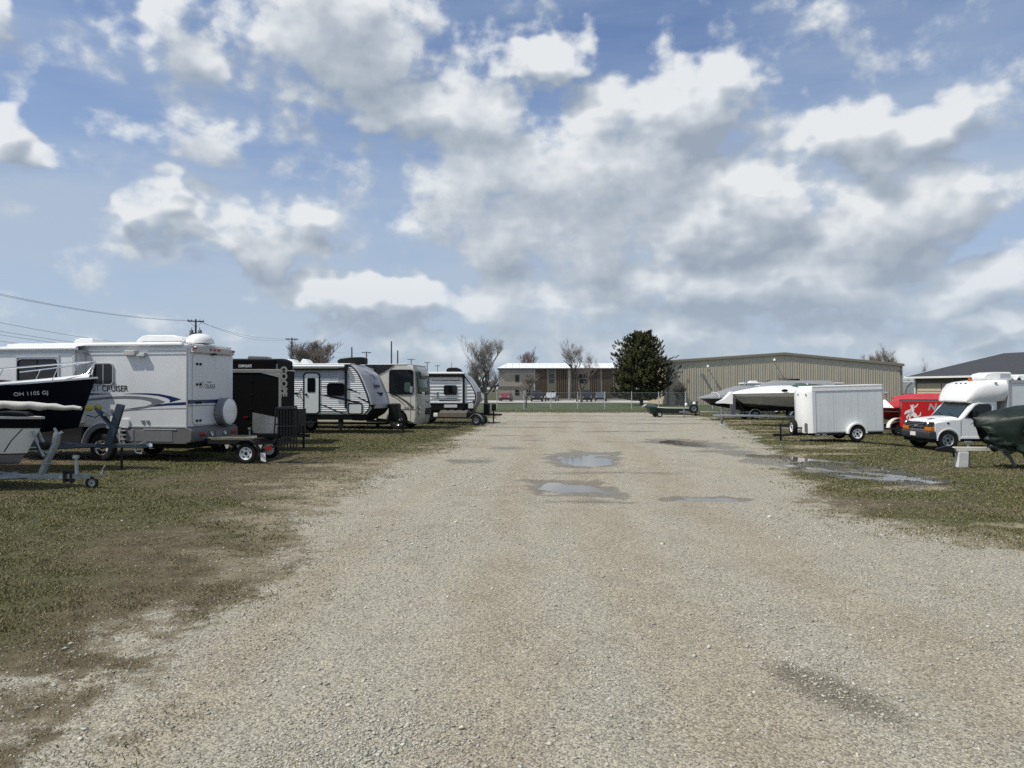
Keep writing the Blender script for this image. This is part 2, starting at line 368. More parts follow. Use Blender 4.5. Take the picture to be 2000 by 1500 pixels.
def wheel(parent, c, Rt, wd, Rr, out=-1, rim='rim_white', ax='y', holes=True):
    """tyre with rim and hub; out = side of the axis that the rim faces"""
    h = wd / 2
    prof = [(Rr * .98, -h * .85), (Rt * .8, -h), (Rt * .94, -h * .9), (Rt, -h * .62), (Rt * 1.004, 0), (Rt, h * .62), (Rt * .94, h * .9), (Rt * .8, h), (Rr * .98, h * .85)]
    t = part('wheel', MB().lathe(prof, c, ax, 28, close=True), 'rubber', parent)
    o = out
    rp = [(Rr, -h * .8 * o), (Rr, h * .85 * o), (Rr * .93, h * .88 * o), (Rr * .86, h * .55 * o), (Rr * .55, h * .42 * o), (Rr * .42, h * .62 * o), (Rr * .05, h * .62 * o)]
    part('rim', MB().lathe(rp, c, ax, 28), rim, t)
    hb = MB().lathe([(Rr * .26, h * .5 * o), (Rr * .24, h * .82 * o), (Rr * .1, h * .9 * o), (.004, h * .9 * o)], c, ax, 14)
    part('hub', hb, 'black_plastic', t)
    if holes:
        hb = MB()
        for i in range(5):
            a = 2 * math.pi * i / 5 + .3; q = Rr * .68; p = (q * math.cos(a), q * math.sin(a)); dd = h * .5 * o
            cc = {'y': (c[0] + p[0], c[1] + dd, c[2] + p[1]), 'x': (c[0] + dd, c[1] + p[0], c[2] + p[1])}[ax]
            hb.lathe([(Rr * .13, -.01), (Rr * .13, h * .09), (.003, h * .1)] if o > 0 else [(Rr * .13, .01), (Rr * .13, -h * .09), (.003, -h * .1)], cc, ax, 8)
        part('lug_hole', hb, 'black_plastic', t, kind='stuff')
    return t
# ------------------------------------------------------------------ terrain functions (world metres)
_P = np.random.default_rng(3).random((256, 256))
def vnoise(x, y, seed=0):
    x = np.asarray(x, float) + seed * 17.13; y = np.asarray(y, float) + seed * 9.71
    xi = np.floor(x).astype(int); yi = np.floor(y).astype(int); fx = x - xi; fy = y - yi
    fx = fx * fx * (3 - 2 * fx); fy = fy * fy * (3 - 2 * fy)
    g = lambda a, b: _P[a & 255, b & 255]
    return (g(xi, yi) * (1 - fx) + g(xi + 1, yi) * fx) * (1 - fy) + (g(xi, yi + 1) * (1 - fx) + g(xi + 1, yi + 1) * fx) * fy
def fbm(x, y, f, o=4, seed=0):
    s = 0; a = .5; t = 0
    for i in range(o):
        s = s + a * vnoise(x * f, y * f, seed + i); t += a; a *= .55; f *= 2.03
    return s / t
def sst(a, b, x):
    t = np.clip((x - a) / (b - a), 0, 1); return t * t * (3 - 2 * t)
# gravel drive edges
YL = [0, 4.5, 7, 10, 15, 21, 28.6, 40, 58, 75]; XL = [-2.5, -2.5, -2.45, -2.6, -2.9, -2.45, -1.9, -1.1, -.9, -.9]
YR = [0, 5.5, 7.7, 9.4, 11, 12.8, 17.6, 25, 37.5, 54.5, 66, 75]; XR = [10, 8.6, 6.9, 6.0, 5.3, 4.9, 6.0, 7.9, 10.6, 13.6, 12.5, 10]
# water hollows: x, y, half width, half length, depth, turn
POOLS = [(1.2, 15.7, .78, 1.15, .085, .25), (2.1, 22.0, .85, 2.2, .08, -.1), (6.6, 28.6, .95, 2.1, .075, .2), (3.55, 14.2, .60, .34, .06, .1),
         (7.7, 22.9, .42, 1.0, .06, .3), (8.7, 21.7, .34, .9, .055, .4), (7.7, 19.6, .24, .8, .05, .5), (8.6, 18.4, .26, 1.0, .05, .5), (7.9, 17.2, .2, .7, .045, .5), (9.0, 16.5, .22, .7, .045, .6)]
def pool_field(x, y):
    f = np.zeros_like(np.asarray(x, float)); d = np.zeros_like(f)
    wx = x + 1.0 * (fbm(x, y, 1.1, 4, 21) - .5); wy = y + 2.0 * (fbm(x, y, .9, 4, 31) - .5)
    for (px, py, rx, ry, dp, an) in POOLS:
        c, s = math.cos(an), math.sin(an); dx, dy = wx - px, wy - py
        q = ((c * dx + s * dy) / rx) ** 2 + ((-s * dx + c * dy) / ry) ** 2
        f = np.maximum(f, np.exp(-q * .55)); d = d + dp * np.exp(-q * .75)
    return f, d
def dip(x, y):
    return -.2 * sst(12.8, 15.2, x) * sst(16, 22, y) * (1 - sst(36, 46, y))
def ground_z(x, y):
    x = np.asarray(x, float); y = np.asarray(y, float)
    f, d = pool_field(x, y)
    near = 1 - sst(60, 90, y)
    z = dip(x, y) + .05 * f * (fbm(x, y, 3.2, 4, 77) - .5) + near * (.035 * (fbm(x, y, .35, 3, 5) - .5) + .03 * (fbm(x, y, 1.6, 3, 6) - .5)) - d
    return z
def zones(x, y):
    """gravel, green, wet, tan-dirt amounts"""
    e = 1.7 * (fbm(x, y, .55, 4, 1) - .5) + 1.3 * (fbm(x, y, 2.6, 3, 2) - .5)
    xl = np.interp(y, YL, XL); xr = np.interp(y, YR, XR)
    dl = x - xl + e; dr = xr - x + e * 1.1
    far = 64.5 - y + 3 * (fbm(x, y * .3, .3, 3, 4) - .5)
    inside = np.minimum(np.minimum(dl, dr), far * .25)
    grav = sst(-1.5, .65, inside)
    # worn tan dirt beside the drive on the left between the grass and the gravel
    dw = np.interp(y, [0, 7, 10, 14, 22, 30, 45], [.6, .9, 2.0, 2.6, 3.0, 1.4, .5])
    dirt = sst(-1, 0, inside / np.maximum(dw, .1) + 1.1 * (fbm(x, y, 1.3, 4, 8) - .42)) * (x < 1.5)
    rw = np.interp(y, [0, 8, 12, 20, 40], [2.6, 2.8, 1.6, .8, .4])
    dirt = np.maximum(dirt, sst(-1, 0, inside / rw + .9 * (fbm(x, y, 1.5, 4, 9) - .45)) * (x >= 1.5))
    stk = sst(.52, .66, fbm(x * .55, y * 1.5, .8, 4, 19)) * sst(0, 1.2, np.abs(inside)) * (1 - sst(1.5, 7, -inside)) * (x > 2) * .9
    dirt = np.maximum(dirt, stk) * (1 - grav)
    f, d = pool_field(x, y)
    st = np.exp(-(((x - 2.15 + .35 * (y - 5)) / .28) ** 2 + ((y - 5.1) / .62) ** 2)) * .95
    wet = np.maximum(sst(.16, .62, f + .6 * (fbm(x, y, 2.2, 4, 12) - .5)), st)
    mud = np.exp(-((x - 7.9 - .18 * (20 - y)) / 1.5) ** 2 - ((y - 19.6) / 4.2) ** 2)
    wet = np.maximum(wet, sst(.30, .62, mud + .9 * (fbm(x * 1.3, y * .8, 1.0, 4, 17) - .5)))
    rut = np.exp(-((x - 4.6 - .12 * (y - 26)) / 2.6) ** 2 - ((y - 29.5) / 1.0) ** 2) * .9
    for (a, b, c_, d_) in ((3.5, 47, 5, 1.0), (1, 40, 2.5, .7), (8.5, 44.5, 3.4, .8), (0, 33, 1.5, .5), (3, 58, 4.5, .8), (-1.2, 21.5, .8, 1.8), (4.2, 14.0, .9, .4), (1.4, 13.6, 1.1, .5), (2, 52, 4, .5), (7, 57, 4, .6), (5, 36, 3, .6), (1.5, 30, 2, .5), (4.6, 25.4, .4, .25), (-.6, 26, 1.2, .9), (2.2, 18.3, 2.0, .45), (6.8, 24.5, 1.2, .8), (0, 44, 3, .5), (9, 50, 3, .6)):
        rut = np.maximum(rut, 1.0 * np.exp(-((x - a) / c_) ** 2 - ((y - b) / d_) ** 2))
    wet = np.maximum(wet, rut * sst(.30, .52, fbm(x * .6, y * 1.4, 1.1, 4, 14)))
    green = sst(.36, .62, fbm(x, y, .32, 4, 15) + .16 * sst(15, 30, y) + .16 * (x > 4) * sst(9, 15, y))
    green = np.maximum(green, sst(62, 66, y))
    return grav, green, wet, dirt
def tracks(x, y):
    """compacted wheel tracks down the drive"""
    m = x + .7 * (fbm(x * .2, y, .09, 2, 81) - .5) - .05 * np.maximum(0, y - 12)
    t = np.zeros_like(m)
    for c, w_, k in ((-2.0, .38, .6), (-.15, .45, .8), (1.35, .55, 1.0), (3.1, .6, .9)): t = np.maximum(t, k * np.exp(-((m - c) / w_) ** 2))
    return t * sst(.28, .62, fbm(x, y * .35, .6, 4, 83) + .12)
def build_ground():
    ys = np.concatenate([np.linspace(-60, 1.5, 14)[:-1], np.geomspace(1.5, 95, 520)[:-1], np.geomspace(95, 5000, 46)])
    u = np.linspace(-1, 1, 521); u = np.sign(u) * (np.abs(u) ** 1.15)
    wd = np.maximum(9, ys * .92 + 5) ; wd = np.where(ys > 95, ys * .92 + 5 + (ys - 95) * .6, wd); wd = np.where(ys < 1.5, 30, wd)
    X = u[None, :] * wd[:, None]; Y = np.repeat(ys[:, None], len(u), 1)
    Z = ground_z(X, Y)
    ny, nx = X.shape
    me = bpy.data.meshes.new('ground')
    co = np.stack([X, Y, Z], -1).reshape(-1, 3)
    i = np.arange(ny * nx).reshape(ny, nx)
    q = np.stack([i[:-1, :-1], i[:-1, 1:], i[1:, 1:], i[1:, :-1]], -1).reshape(-1, 4)
    fill(me, co, q)
    g, gr, wt, dt = zones(X, Y)
    a = me.color_attributes.new('track', 'FLOAT_COLOR', 'POINT'); tk = tracks(X, Y)
    a.data.foreach_set('color', np.stack([tk, tk, tk, tk], -1).reshape(-1).astype(np.float32))
    a = me.color_attributes.new('zone', 'FLOAT_COLOR', 'POINT')
    a.data.foreach_set('color', np.stack([g, gr, wt, dt], -1).reshape(-1).astype(np.float32))
    me.materials.append(ground_mat())
    o = put(bpy.data.objects.new('ground', me)); o['kind'] = 'structure'
    return o
def fill(me, co, faces, smooth=True):
    k = faces.shape[1]
    me.vertices.add(len(co)); me.vertices.foreach_set('co', np.ascontiguousarray(co, np.float32).reshape(-1))
    me.loops.add(faces.size); me.loops.foreach_set('vertex_index', np.ascontiguousarray(faces, np.int32).reshape(-1))
    me.polygons.add(len(faces)); me.polygons.foreach_set('loop_start', np.arange(0, faces.size, k, dtype=np.int32))
    if smooth: me.polygons.foreach_set('use_smooth', np.ones(len(faces), bool))
    me.update(calc_edges=True)
def ground_mat():
    m = bpy.data.materials.new('ground'); m.use_nodes = True; nt = m.node_tree; N = nt.nodes; L = nt.links; b = N['Principled BSDF']
    def nd(t, **k):
        n = N.new(t)
        for a, v in k.items(): setattr(n, a, v)
        return n
    tc = nd('ShaderNodeTexCoord'); P = tc.outputs['Object']
    def noise(s, d=5, r=.6, sc=None):
        n = nd('ShaderNodeTexNoise'); n.inputs['Scale'].default_value = s; n.inputs['Detail'].default_value = d; n.inputs['Roughness'].default_value = r
        if sc:
            mp = nd('ShaderNodeMapping'); mp.inputs['Scale'].default_value = sc; L.new(P, mp.inputs[0]); L.new(mp.outputs[0], n.inputs['Vector'])
        else: L.new(P, n.inputs['Vector'])
        return n.outputs['Fac']
    def rng_(v, a, b_, c=0., d=1.):
        n = nd('ShaderNodeMapRange', interpolation_type='SMOOTHSTEP'); L.new(v, n.inputs[0])
        for i, x in enumerate((a, b_, c, d)): n.inputs[i + 1].default_value = x
        return n.outputs[0]
    def mix(f, a, b_, bt='MIX'):
        n = nd('ShaderNodeMix', data_type='RGBA', blend_type=bt)
        for i, x in ((0, f), (6, a), (7, b_)):
            if isinstance(x, (int, float)): n.inputs[i].default_value = x
            elif isinstance(x, tuple): n.inputs[i].default_value = x + (1,)
            else: L.new(x, n.inputs[i])
        return n.outputs[2]
    def mth(op, a, b_=0., clamp=False):
        n = nd('ShaderNodeMath', operation=op); n.use_clamp = clamp
        for i, x in enumerate((a, b_)):
            if isinstance(x, (int, float)): n.inputs[i].default_value = x
            else: L.new(x, n.inputs[i])
        return n.outputs[0]
    at = nd('ShaderNodeVertexColor'); at.layer_name = 'zone'; sp = nd('ShaderNodeSeparateColor'); L.new(at.outputs['Color'], sp.inputs[0])
    gv, gr, wt, dt = sp.outputs[0], sp.outputs[1], sp.outputs[2], at.outputs['Alpha']
    # gravel: grey crushed limestone with tan fines, stones as a voronoi of tones
    big = noise(.8, 4, .55, (1, .10, 1)); mid = noise(2.2, 5, .65, (1, .6, 1))
    vo = nd('ShaderNodeTexVoronoi'); vo.inputs['Scale'].default_value = 70; L.new(P, vo.inputs['Vector'])
    vo2 = nd('ShaderNodeTexVoronoi'); vo2.inputs['Scale'].default_value = 23; L.new(P, vo2.inputs['Vector'])
    sepv = nd('ShaderNodeSeparateColor'); L.new(vo.outputs['Color'], sepv.inputs[0])
    sepw = nd('ShaderNodeSeparateColor'); L.new(vo2.outputs['Color'], sepw.inputs[0])
    ta = nd('ShaderNodeVertexColor'); ta.layer_name = 'track'; tks = nd('ShaderNodeSeparateColor'); L.new(ta.outputs['Color'], tks.inputs[0])
    tsel = rng_(mth('ADD', tks.outputs[0], mth('MULTIPLY', mth('SUBTRACT', big, .5), 1.2)), .15, .75)
    base = mix(tsel, (.330, .310, .250), (.308, .273, .206))
    base = mix(rng_(noise(.5, 5, .6, (1, .5, 1)), .48, .72, 0, .6), base, (.27, .235, .168))
    base = mix(rng_(mid, .35, .75, 0, .55), base, (.40, .36, .275))
    base = mix(rng_(noise(5.5, 6, .7), .52, .78, 0, .6), base, (.23, .20, .142))
    base = mix(rng_(noise(1.3, 7, .7, (1, .7, 1)), .52, .68, 0, .5), base, (.26, .225, .16))
    tone = mth('MULTIPLY_ADD', sepv.outputs[0], .80, ); N[-1].inputs[2].default_value = .50
    base = mix(1., base, cmb(nt, tone), 'MULTIPLY')
    pebble = mth('GREATER_THAN', sepw.outputs[1], .90)
    pebble = mth('MULTIPLY', pebble, rng_(vo2.outputs['Distance'], .35, .15, 0, .8))
    base = mix(pebble, base, (.46, .44, .39))
    # grass soil underneath the blades
    soil = mix(rng_(noise(3.4, 6, .7), .35, .7), (.070, .056, .032), (.125, .102, .062))
    turf = mix(rng_(noise(7, 6, .75), .35, .7), (.048, .052, .019), (.092, .090, .036))
    g1 = mix(gr, soil, turf)
    g1 = mix(rng_(noise(26, 4, .7), .5, .78, 0, .6), g1, (.12, .10, .062))
    dirtc = mix(rng_(noise(3.2, 7, .72, (.8, 1.2, 1)), .48, .64), (.30, .255, .180), (.095, .078, .047))
    dirtc = mix(rng_(noise(19, 4, .7), .5, .7, 0, .55), dirtc, (.34, .30, .22))
    c = mix(dt, g1, dirtc)
    gedge = mth('ADD', gv, mth('MULTIPLY', mth('SUBTRACT', noise(6, 7, .75), .5), 1.5))
    gsel = rng_(gedge, .35, .65)
    c = mix(gsel, c, base)
    wetc = mix(1., c, (.50, .46, .41), 'MULTIPLY')
    wsel = rng_(mth('ADD', wt, mth('MULTIPLY', mth('SUBTRACT', noise(3.1, 6, .7), .5), .5)), .25, .75)
    c = mix(mth('MULTIPLY', wsel, .85), c, wetc)
    L.new(c, b.inputs['Base Color'])
    ro = nd('ShaderNodeMapRange'); L.new(wsel, ro.inputs[0]); ro.inputs[3].default_value = .95; ro.inputs[4].default_value = .30
    L.new(ro.outputs[0], b.inputs['Roughness']); b.inputs['Specular IOR Level'].default_value = .25
    h = mth('ADD', mth('MULTIPLY', vo.outputs['Distance'], -.7), mth('MULTIPLY', vo2.outputs['Distance'], -.6))
    h = mth('ADD', h, mth('MULTIPLY', noise(30, 5, .7), .9))
    bp = nd('ShaderNodeBump'); bp.inputs['Strength'].default_value = .7; bp.inputs['Distance'].default_value = .018
    L.new(h, bp.inputs['Height']); L.new(bp.outputs[0], b.inputs['Normal'])
    return m
def cmb(nt, v):
    n = nt.nodes.new('ShaderNodeCombineColor')
    for i in range(3): nt.links.new(v, n.inputs[i])
    return n.outputs[0]
build_ground()

# standing water in the hollows
def water_mat():
    m = bpy.data.materials.new('puddle_water'); m.use_nodes = True; nt = m.node_tree; b = nt.nodes['Principled BSDF']
    tc = nt.nodes.new('ShaderNodeTexCoord'); n = nt.nodes.new('ShaderNodeTexNoise'); n.inputs['Scale'].default_value = 2; nt.links.new(tc.outputs['Object'], n.inputs['Vector'])
    r = nt.nodes.new('ShaderNodeValToRGB'); nt.links.new(n.outputs['Fac'], r.inputs[0]); r.color_ramp.elements[0].color = (.10, .085, .065, 1); r.color_ramp.elements[1].color = (.15, .13, .10, 1)
    nt.links.new(r.outputs[0], b.inputs['Base Color']); b.inputs['Roughness'].default_value = .03; b.inputs['IOR'].default_value = 1.33
    n2 = nt.nodes.new('ShaderNodeTexNoise'); n2.inputs['Scale'].default_value = 9; n2.inputs['Detail'].default_value = 2; nt.links.new(tc.outputs['Object'], n2.inputs['Vector'])
    bp = nt.nodes.new('ShaderNodeBump'); bp.inputs['Strength'].default_value = .05; bp.inputs['Distance'].default_value = .01; nt.links.new(n2.outputs['Fac'], bp.inputs['Height']); nt.links.new(bp.outputs[0], b.inputs['Normal'])
    return m
MATS['water'] = water_mat()
for (px, py, rx, ry, dp, an) in POOLS:
    # a level sheet; the ground around stands above it and draws the shoreline
    P = []
    for k in range(28):
        t = 2 * math.pi * k / 28; a, b_ = rx * 1.75 * math.cos(t), ry * 1.75 * math.sin(t)
        P.append((px + a * math.cos(an) - b_ * math.sin(an), py + a * math.sin(an) + b_ * math.cos(an)))
    zc = float(np.mean(ground_z(np.array([p[0] for p in P]), np.array([p[1] for p in P]))))
    zz = float(ground_z(np.array([px]), np.array([py]))[0])
    lvl = zz + (zc - zz) * (.50 if rx > .45 or px < 5 else .74)
    o = part('puddle', MB().plate(P, lvl - .12, lvl, 'z'), 'water'); o['kind'] = 'structure'

# ------------------------------------------------------------------ loose stones and grass blades (uncountable)
def attr_mat(name, rough, spec=.3, transl=0):
    m = bpy.data.materials.new(name); m.use_nodes = True; nt = m.node_tree; b = nt.nodes['Principled BSDF']
    a = nt.nodes.new('ShaderNodeVertexColor'); a.layer_name = 'tone'
    n = nt.nodes.new('ShaderNodeTexNoise'); n.inputs['Scale'].default_value = 60; tc = nt.nodes.new('ShaderNodeTexCoord'); nt.links.new(tc.outputs['Object'], n.inputs['Vector'])
    mr = nt.nodes.new('ShaderNodeMapRange'); mr.inputs[3].default_value = .8; mr.inputs[4].default_value = 1.2; nt.links.new(n.outputs['Fac'], mr.inputs[0])
    mx = nt.nodes.new('ShaderNodeMix'); mx.data_type = 'RGBA'; mx.blend_type = 'MULTIPLY'; mx.inputs[0].default_value = 1
    nt.links.new(a.outputs[0], mx.inputs[6]); nt.links.new(cmb(nt, mr.outputs[0]), mx.inputs[7]); nt.links.new(mx.outputs[2], b.inputs['Base Color'])
    b.inputs['Roughness'].default_value = rough; b.inputs['Specular IOR Level'].default_value = spec
    return m
def sample(n, y0, y1, xlim=None, power=1.):
    y = y0 + (y1 - y0) * rng.random(n) ** power
    lim = y * .70 + .3
    x = (rng.random(n) * 2 - 1) * lim
    return x, y
def scatter_stones():
    n = 150000
    y = 3.4 * (22 / 3.4) ** (rng.random(n) ** .9); x = (rng.random(n) * 2 - 1) * (y * .70 + .3)
    g, gr, wt, dt = zones(x, y); f, _ = pool_field(x, y)
    dens = (.22 + .78 * sst(.38, .60, fbm(x, y * .45, .6, 3, 41))) * (1 - .75 * np.clip(tracks(x, y), 0, 1)) * (1 - .45 * sst(0, 3, x) * (y < 10))
    keep = rng.random(n) < (g * dens + dt * .22 + .02) * (f < .35)
    x, y, g = x[keep], y[keep], g[keep]; n = len(x)
    s = .005 + .006 * rng.random(n) ** 2 + .010 * (rng.random(n) < .035) + .00035 * y
    big = (rng.random(n) < .015 + .13 * np.exp(-((x + 1.2) / 1.6) ** 2 - ((y - 15) / 5) ** 2)) & (y > 8); s[big] *= 1.8
    z = ground_z(x, y)
    oct_ = np.array([(1, 0, 0), (-1, 0, 0), (0, 1, 0), (0, -1, 0), (0, 0, 1), (0, 0, -1)], float)
    V = oct_[None] * (s[:, None, None] * (.65 + .7 * rng.random((n, 6, 1))))
    V[:, :, 2] *= .5
    V += (rng.random((n, 6, 3)) - .5) * (s[:, None, None] * .7)
    a = rng.random(n) * 6.283; c, s_ = np.cos(a)[:, None], np.sin(a)[:, None]
    vx = V[..., 0] * c - V[..., 1] * s_; vy = V[..., 0] * s_ + V[..., 1] * c
    co = np.stack([vx + x[:, None], vy + y[:, None], V[..., 2] + (z + s * .12)[:, None]], -1).reshape(-1, 3)
    F = np.array([(0, 2, 4), (2, 1, 4), (1, 3, 4), (3, 0, 4), (2, 0, 5), (1, 2, 5), (3, 1, 5), (0, 3, 5)])
    faces = (np.arange(n)[:, None, None] * 6 + F[None]).reshape(-1, 3)
    me = bpy.data.meshes.new('loose_gravel'); fill(me, co, faces, smooth=False)
    t = .25 + .24 * rng.random(n); t[rng.random(n) < .06] = .55; t[big] = .36 + .2 * rng.random(int(big.sum()))
    warm = rng.random(n)
    colr = np.stack([t * (1 + .03 * warm), t * (.98 - .03 * warm), t * (.90 - .16 * warm), np.ones(n)], -1)
    at = me.color_attributes.new('tone', 'FLOAT_COLOR', 'POINT'); at.data.foreach_set('color', np.repeat(colr, 6, 0).reshape(-1).astype(np.float32))
    me.materials.append(attr_mat('stone', .9))
    o = put(bpy.data.objects.new('loose_gravel', me)); o['kind'] = 'stuff'; tag(o, 'loose crushed stone lying over the pale gravel drive', 'gravel')
def scatter_grass():
    n = 1250000
    y = 4.0 * (75 / 4.0) ** rng.random(n); x = (rng.random(n) * 2 - 1) * (y * .72 + .3)
    g, gr, wt, dt = zones(x, y); f, _ = pool_field(x, y)
    clump = sst(.35, .62, fbm(x, y, 3.1, 3, 51))
    keep = rng.random(n) < np.clip((1 - g) * (.25 + .75 * clump) * (1 - .8 * dt) * (.30 + .50 * gr) * (1 - .75 * wt), 0, 1) * (f < .5)
    x, y, gr, dt = x[keep], y[keep], gr[keep], dt[keep]; n = len(x)
    z = ground_z(x, y)
    tall = sst(.55, .75, fbm(x, y, .8, 3, 52))
    h = (.009 + .016 * rng.random(n)) * (1 + .9 * tall) * (.6 + .4 * gr) + .0004 * y
    wd = .0022 + .0018 * rng.random(n) + .0005 * y
    a = rng.random(n) * 6.283; lean = (rng.random((n, 2)) - .5) * 2.6 * h[:, None]
    dx, dy = np.cos(a) * wd, np.sin(a) * wd
    co = np.empty((n, 3, 3)); co[:, 0] = np.stack([x - dx, y - dy, z - .004], -1); co[:, 1] = np.stack([x + dx, y + dy, z - .004], -1)
    co[:, 2] = np.stack([x + lean[:, 0], y + lean[:, 1], z + h], -1)
    me = bpy.data.meshes.new('grass'); fill(me, co.reshape(-1, 3), np.arange(n * 3).reshape(-1, 3), smooth=False)
    k = rng.random(n); dead = (rng.random(n) < .34 + .45 * (1 - gr)).astype(float)[:, None]
    grn = np.stack([.086 + .06 * k, .088 + .055 * k, .032 + .02 * k], -1); ded = np.stack([.17 + .12 * k, .14 + .10 * k, .08 + .06 * k], -1)
    colr = np.concatenate([grn * (1 - dead) + ded * dead, np.ones((n, 1))], -1)
    at = me.color_attributes.new('tone', 'FLOAT_COLOR', 'POINT'); at.data.foreach_set('color', np.repeat(colr, 3, 0).reshape(-1).astype(np.float32))
    me.materials.append(attr_mat('grass_blade', .8, .2))
    o = put(bpy.data.objects.new('grass', me)); o['kind'] = 'stuff'; tag(o, 'short patchy spring grass growing on both sides of the drive', 'grass')
scatter_stones()
scatter_grass()
# ================================================================== LEFT ROW (local x runs toward the drive, y away from the camera)
def gz(x, y): return float(ground_z(np.array([x]), np.array([y]))[0])
def hull_rows(L, B, sheer, keel, rake, v0, v1, nv=6, nt=18, full=.62, vee=.75, flare=0.):
    """rows of hull points (bow at x=0, stern at x=-L) between heights v0..v1 of the topsides, port then starboard"""
    rows = []
    for i in range(nt + 1):
        t = i / nt; b = B / 2 * (math.sin(math.pi / 2 * min(1, t / full)) ** .8 if t > 0 else 0.0) * (1 - .12 * max(0, (t - .7) / .3) ** 2)
        zs, zk = sheer(t), keel(t); r = []
        side = []
        for j in range(nv + 1):
            v = v0 + (v1 - v0) * j / nv
            y = b * (v ** vee) * (1 + flare * (v - .5)) + .012 * (1 if v > .02 else 0)
            side.append((-t * L - (1 - v) * rake * (1 - t) ** 1.6, y, zk + (zs - zk) * v))
        rows.append([(x, -y, z) for x, y, z in side[::-1]] + side)
    return rows
def hull_part(mb, rows, transom=True, open_top=True):
    n = len(rows[0]); vs = [p for r_ in rows for p in r_]; fs = []
    for i in range(len(rows) - 1):
        for j in range(n - 1): fs.append((i * n + j, i * n + j + 1, (i + 1) * n + j + 1, (i + 1) * n + j))
    if transom: k = (len(rows) - 1) * n; fs.append(tuple(k + j for j in range(n)))
    fs.append(tuple(range(n)))
    return mb.add(vs, fs)
def sheer_strip(mb, L, B, sheer, full, drop, raise_, outset, inset, nt=18):
    """a rub rail / gunwale that follows the sheer on both sides"""
    for sgn in (-1, 1):
        rows = []
        for i in range(nt + 1):
            t = i / nt; b = B / 2 * (math.sin(math.pi / 2 * min(1, t / full)) ** .8 if t > 0 else 0) * (1 - .12 * max(0, (t - .7) / .3) ** 2)
            z = sheer(t); o, q = b + outset + .012, max(b - inset, 0)
            rows.append([(-t * L + (outset if i == 0 else 0), sgn * o, z - drop), (-t * L + (outset if i == 0 else 0), sgn * o, z + raise_), (-t * L, sgn * q, z + raise_), (-t * L, sgn * q, z - drop)])
        mb.loft(rows)
    return mb
def boat_trailer(T, L, tongue, z0, bw, m='galv', wheel_x=None, R_=.31, rim='galv', gap=0):
    """frame along local x: tongue tip at x=tongue, rear at x=-L"""
    fr = MB().box(-L, tongue, -.05, .05, z0, z0 + .10)
    for sy in (-bw / 2, bw / 2):
        fr.tube([(tongue - 1.2, 0, z0 + .05), (tongue - 2.4, sy, z0 + .05), (-L, sy, z0 + .05)], .045, 6)
    for x in (-.9, -L * .5, -L * .85): fr.box(x - .04, x + .04, -bw / 2, bw / 2, z0 - .01, z0 + .07)
    part('trailer_frame', fr, m, T, bevel=.008)
    wx = wheel_x if wheel_x is not None else -L * .62
    for sy in (-1, 1):
        wheel(T, (wx, sy * (bw / 2 + .16), R_), R_, .2, R_ * .6, out=sy, rim=rim)
        fd = MB(); P = [(wx + (R_ + .06) * math.cos(R(a)), R_ + (R_ + .06) * math.sin(R(a))) for a in range(10, 171, 16)]
        fd.stroke(P, [.02] * len(P), sy * (bw / 2 + .04), sy * (bw / 2 + .28))
        part('fender', fd, m, T)

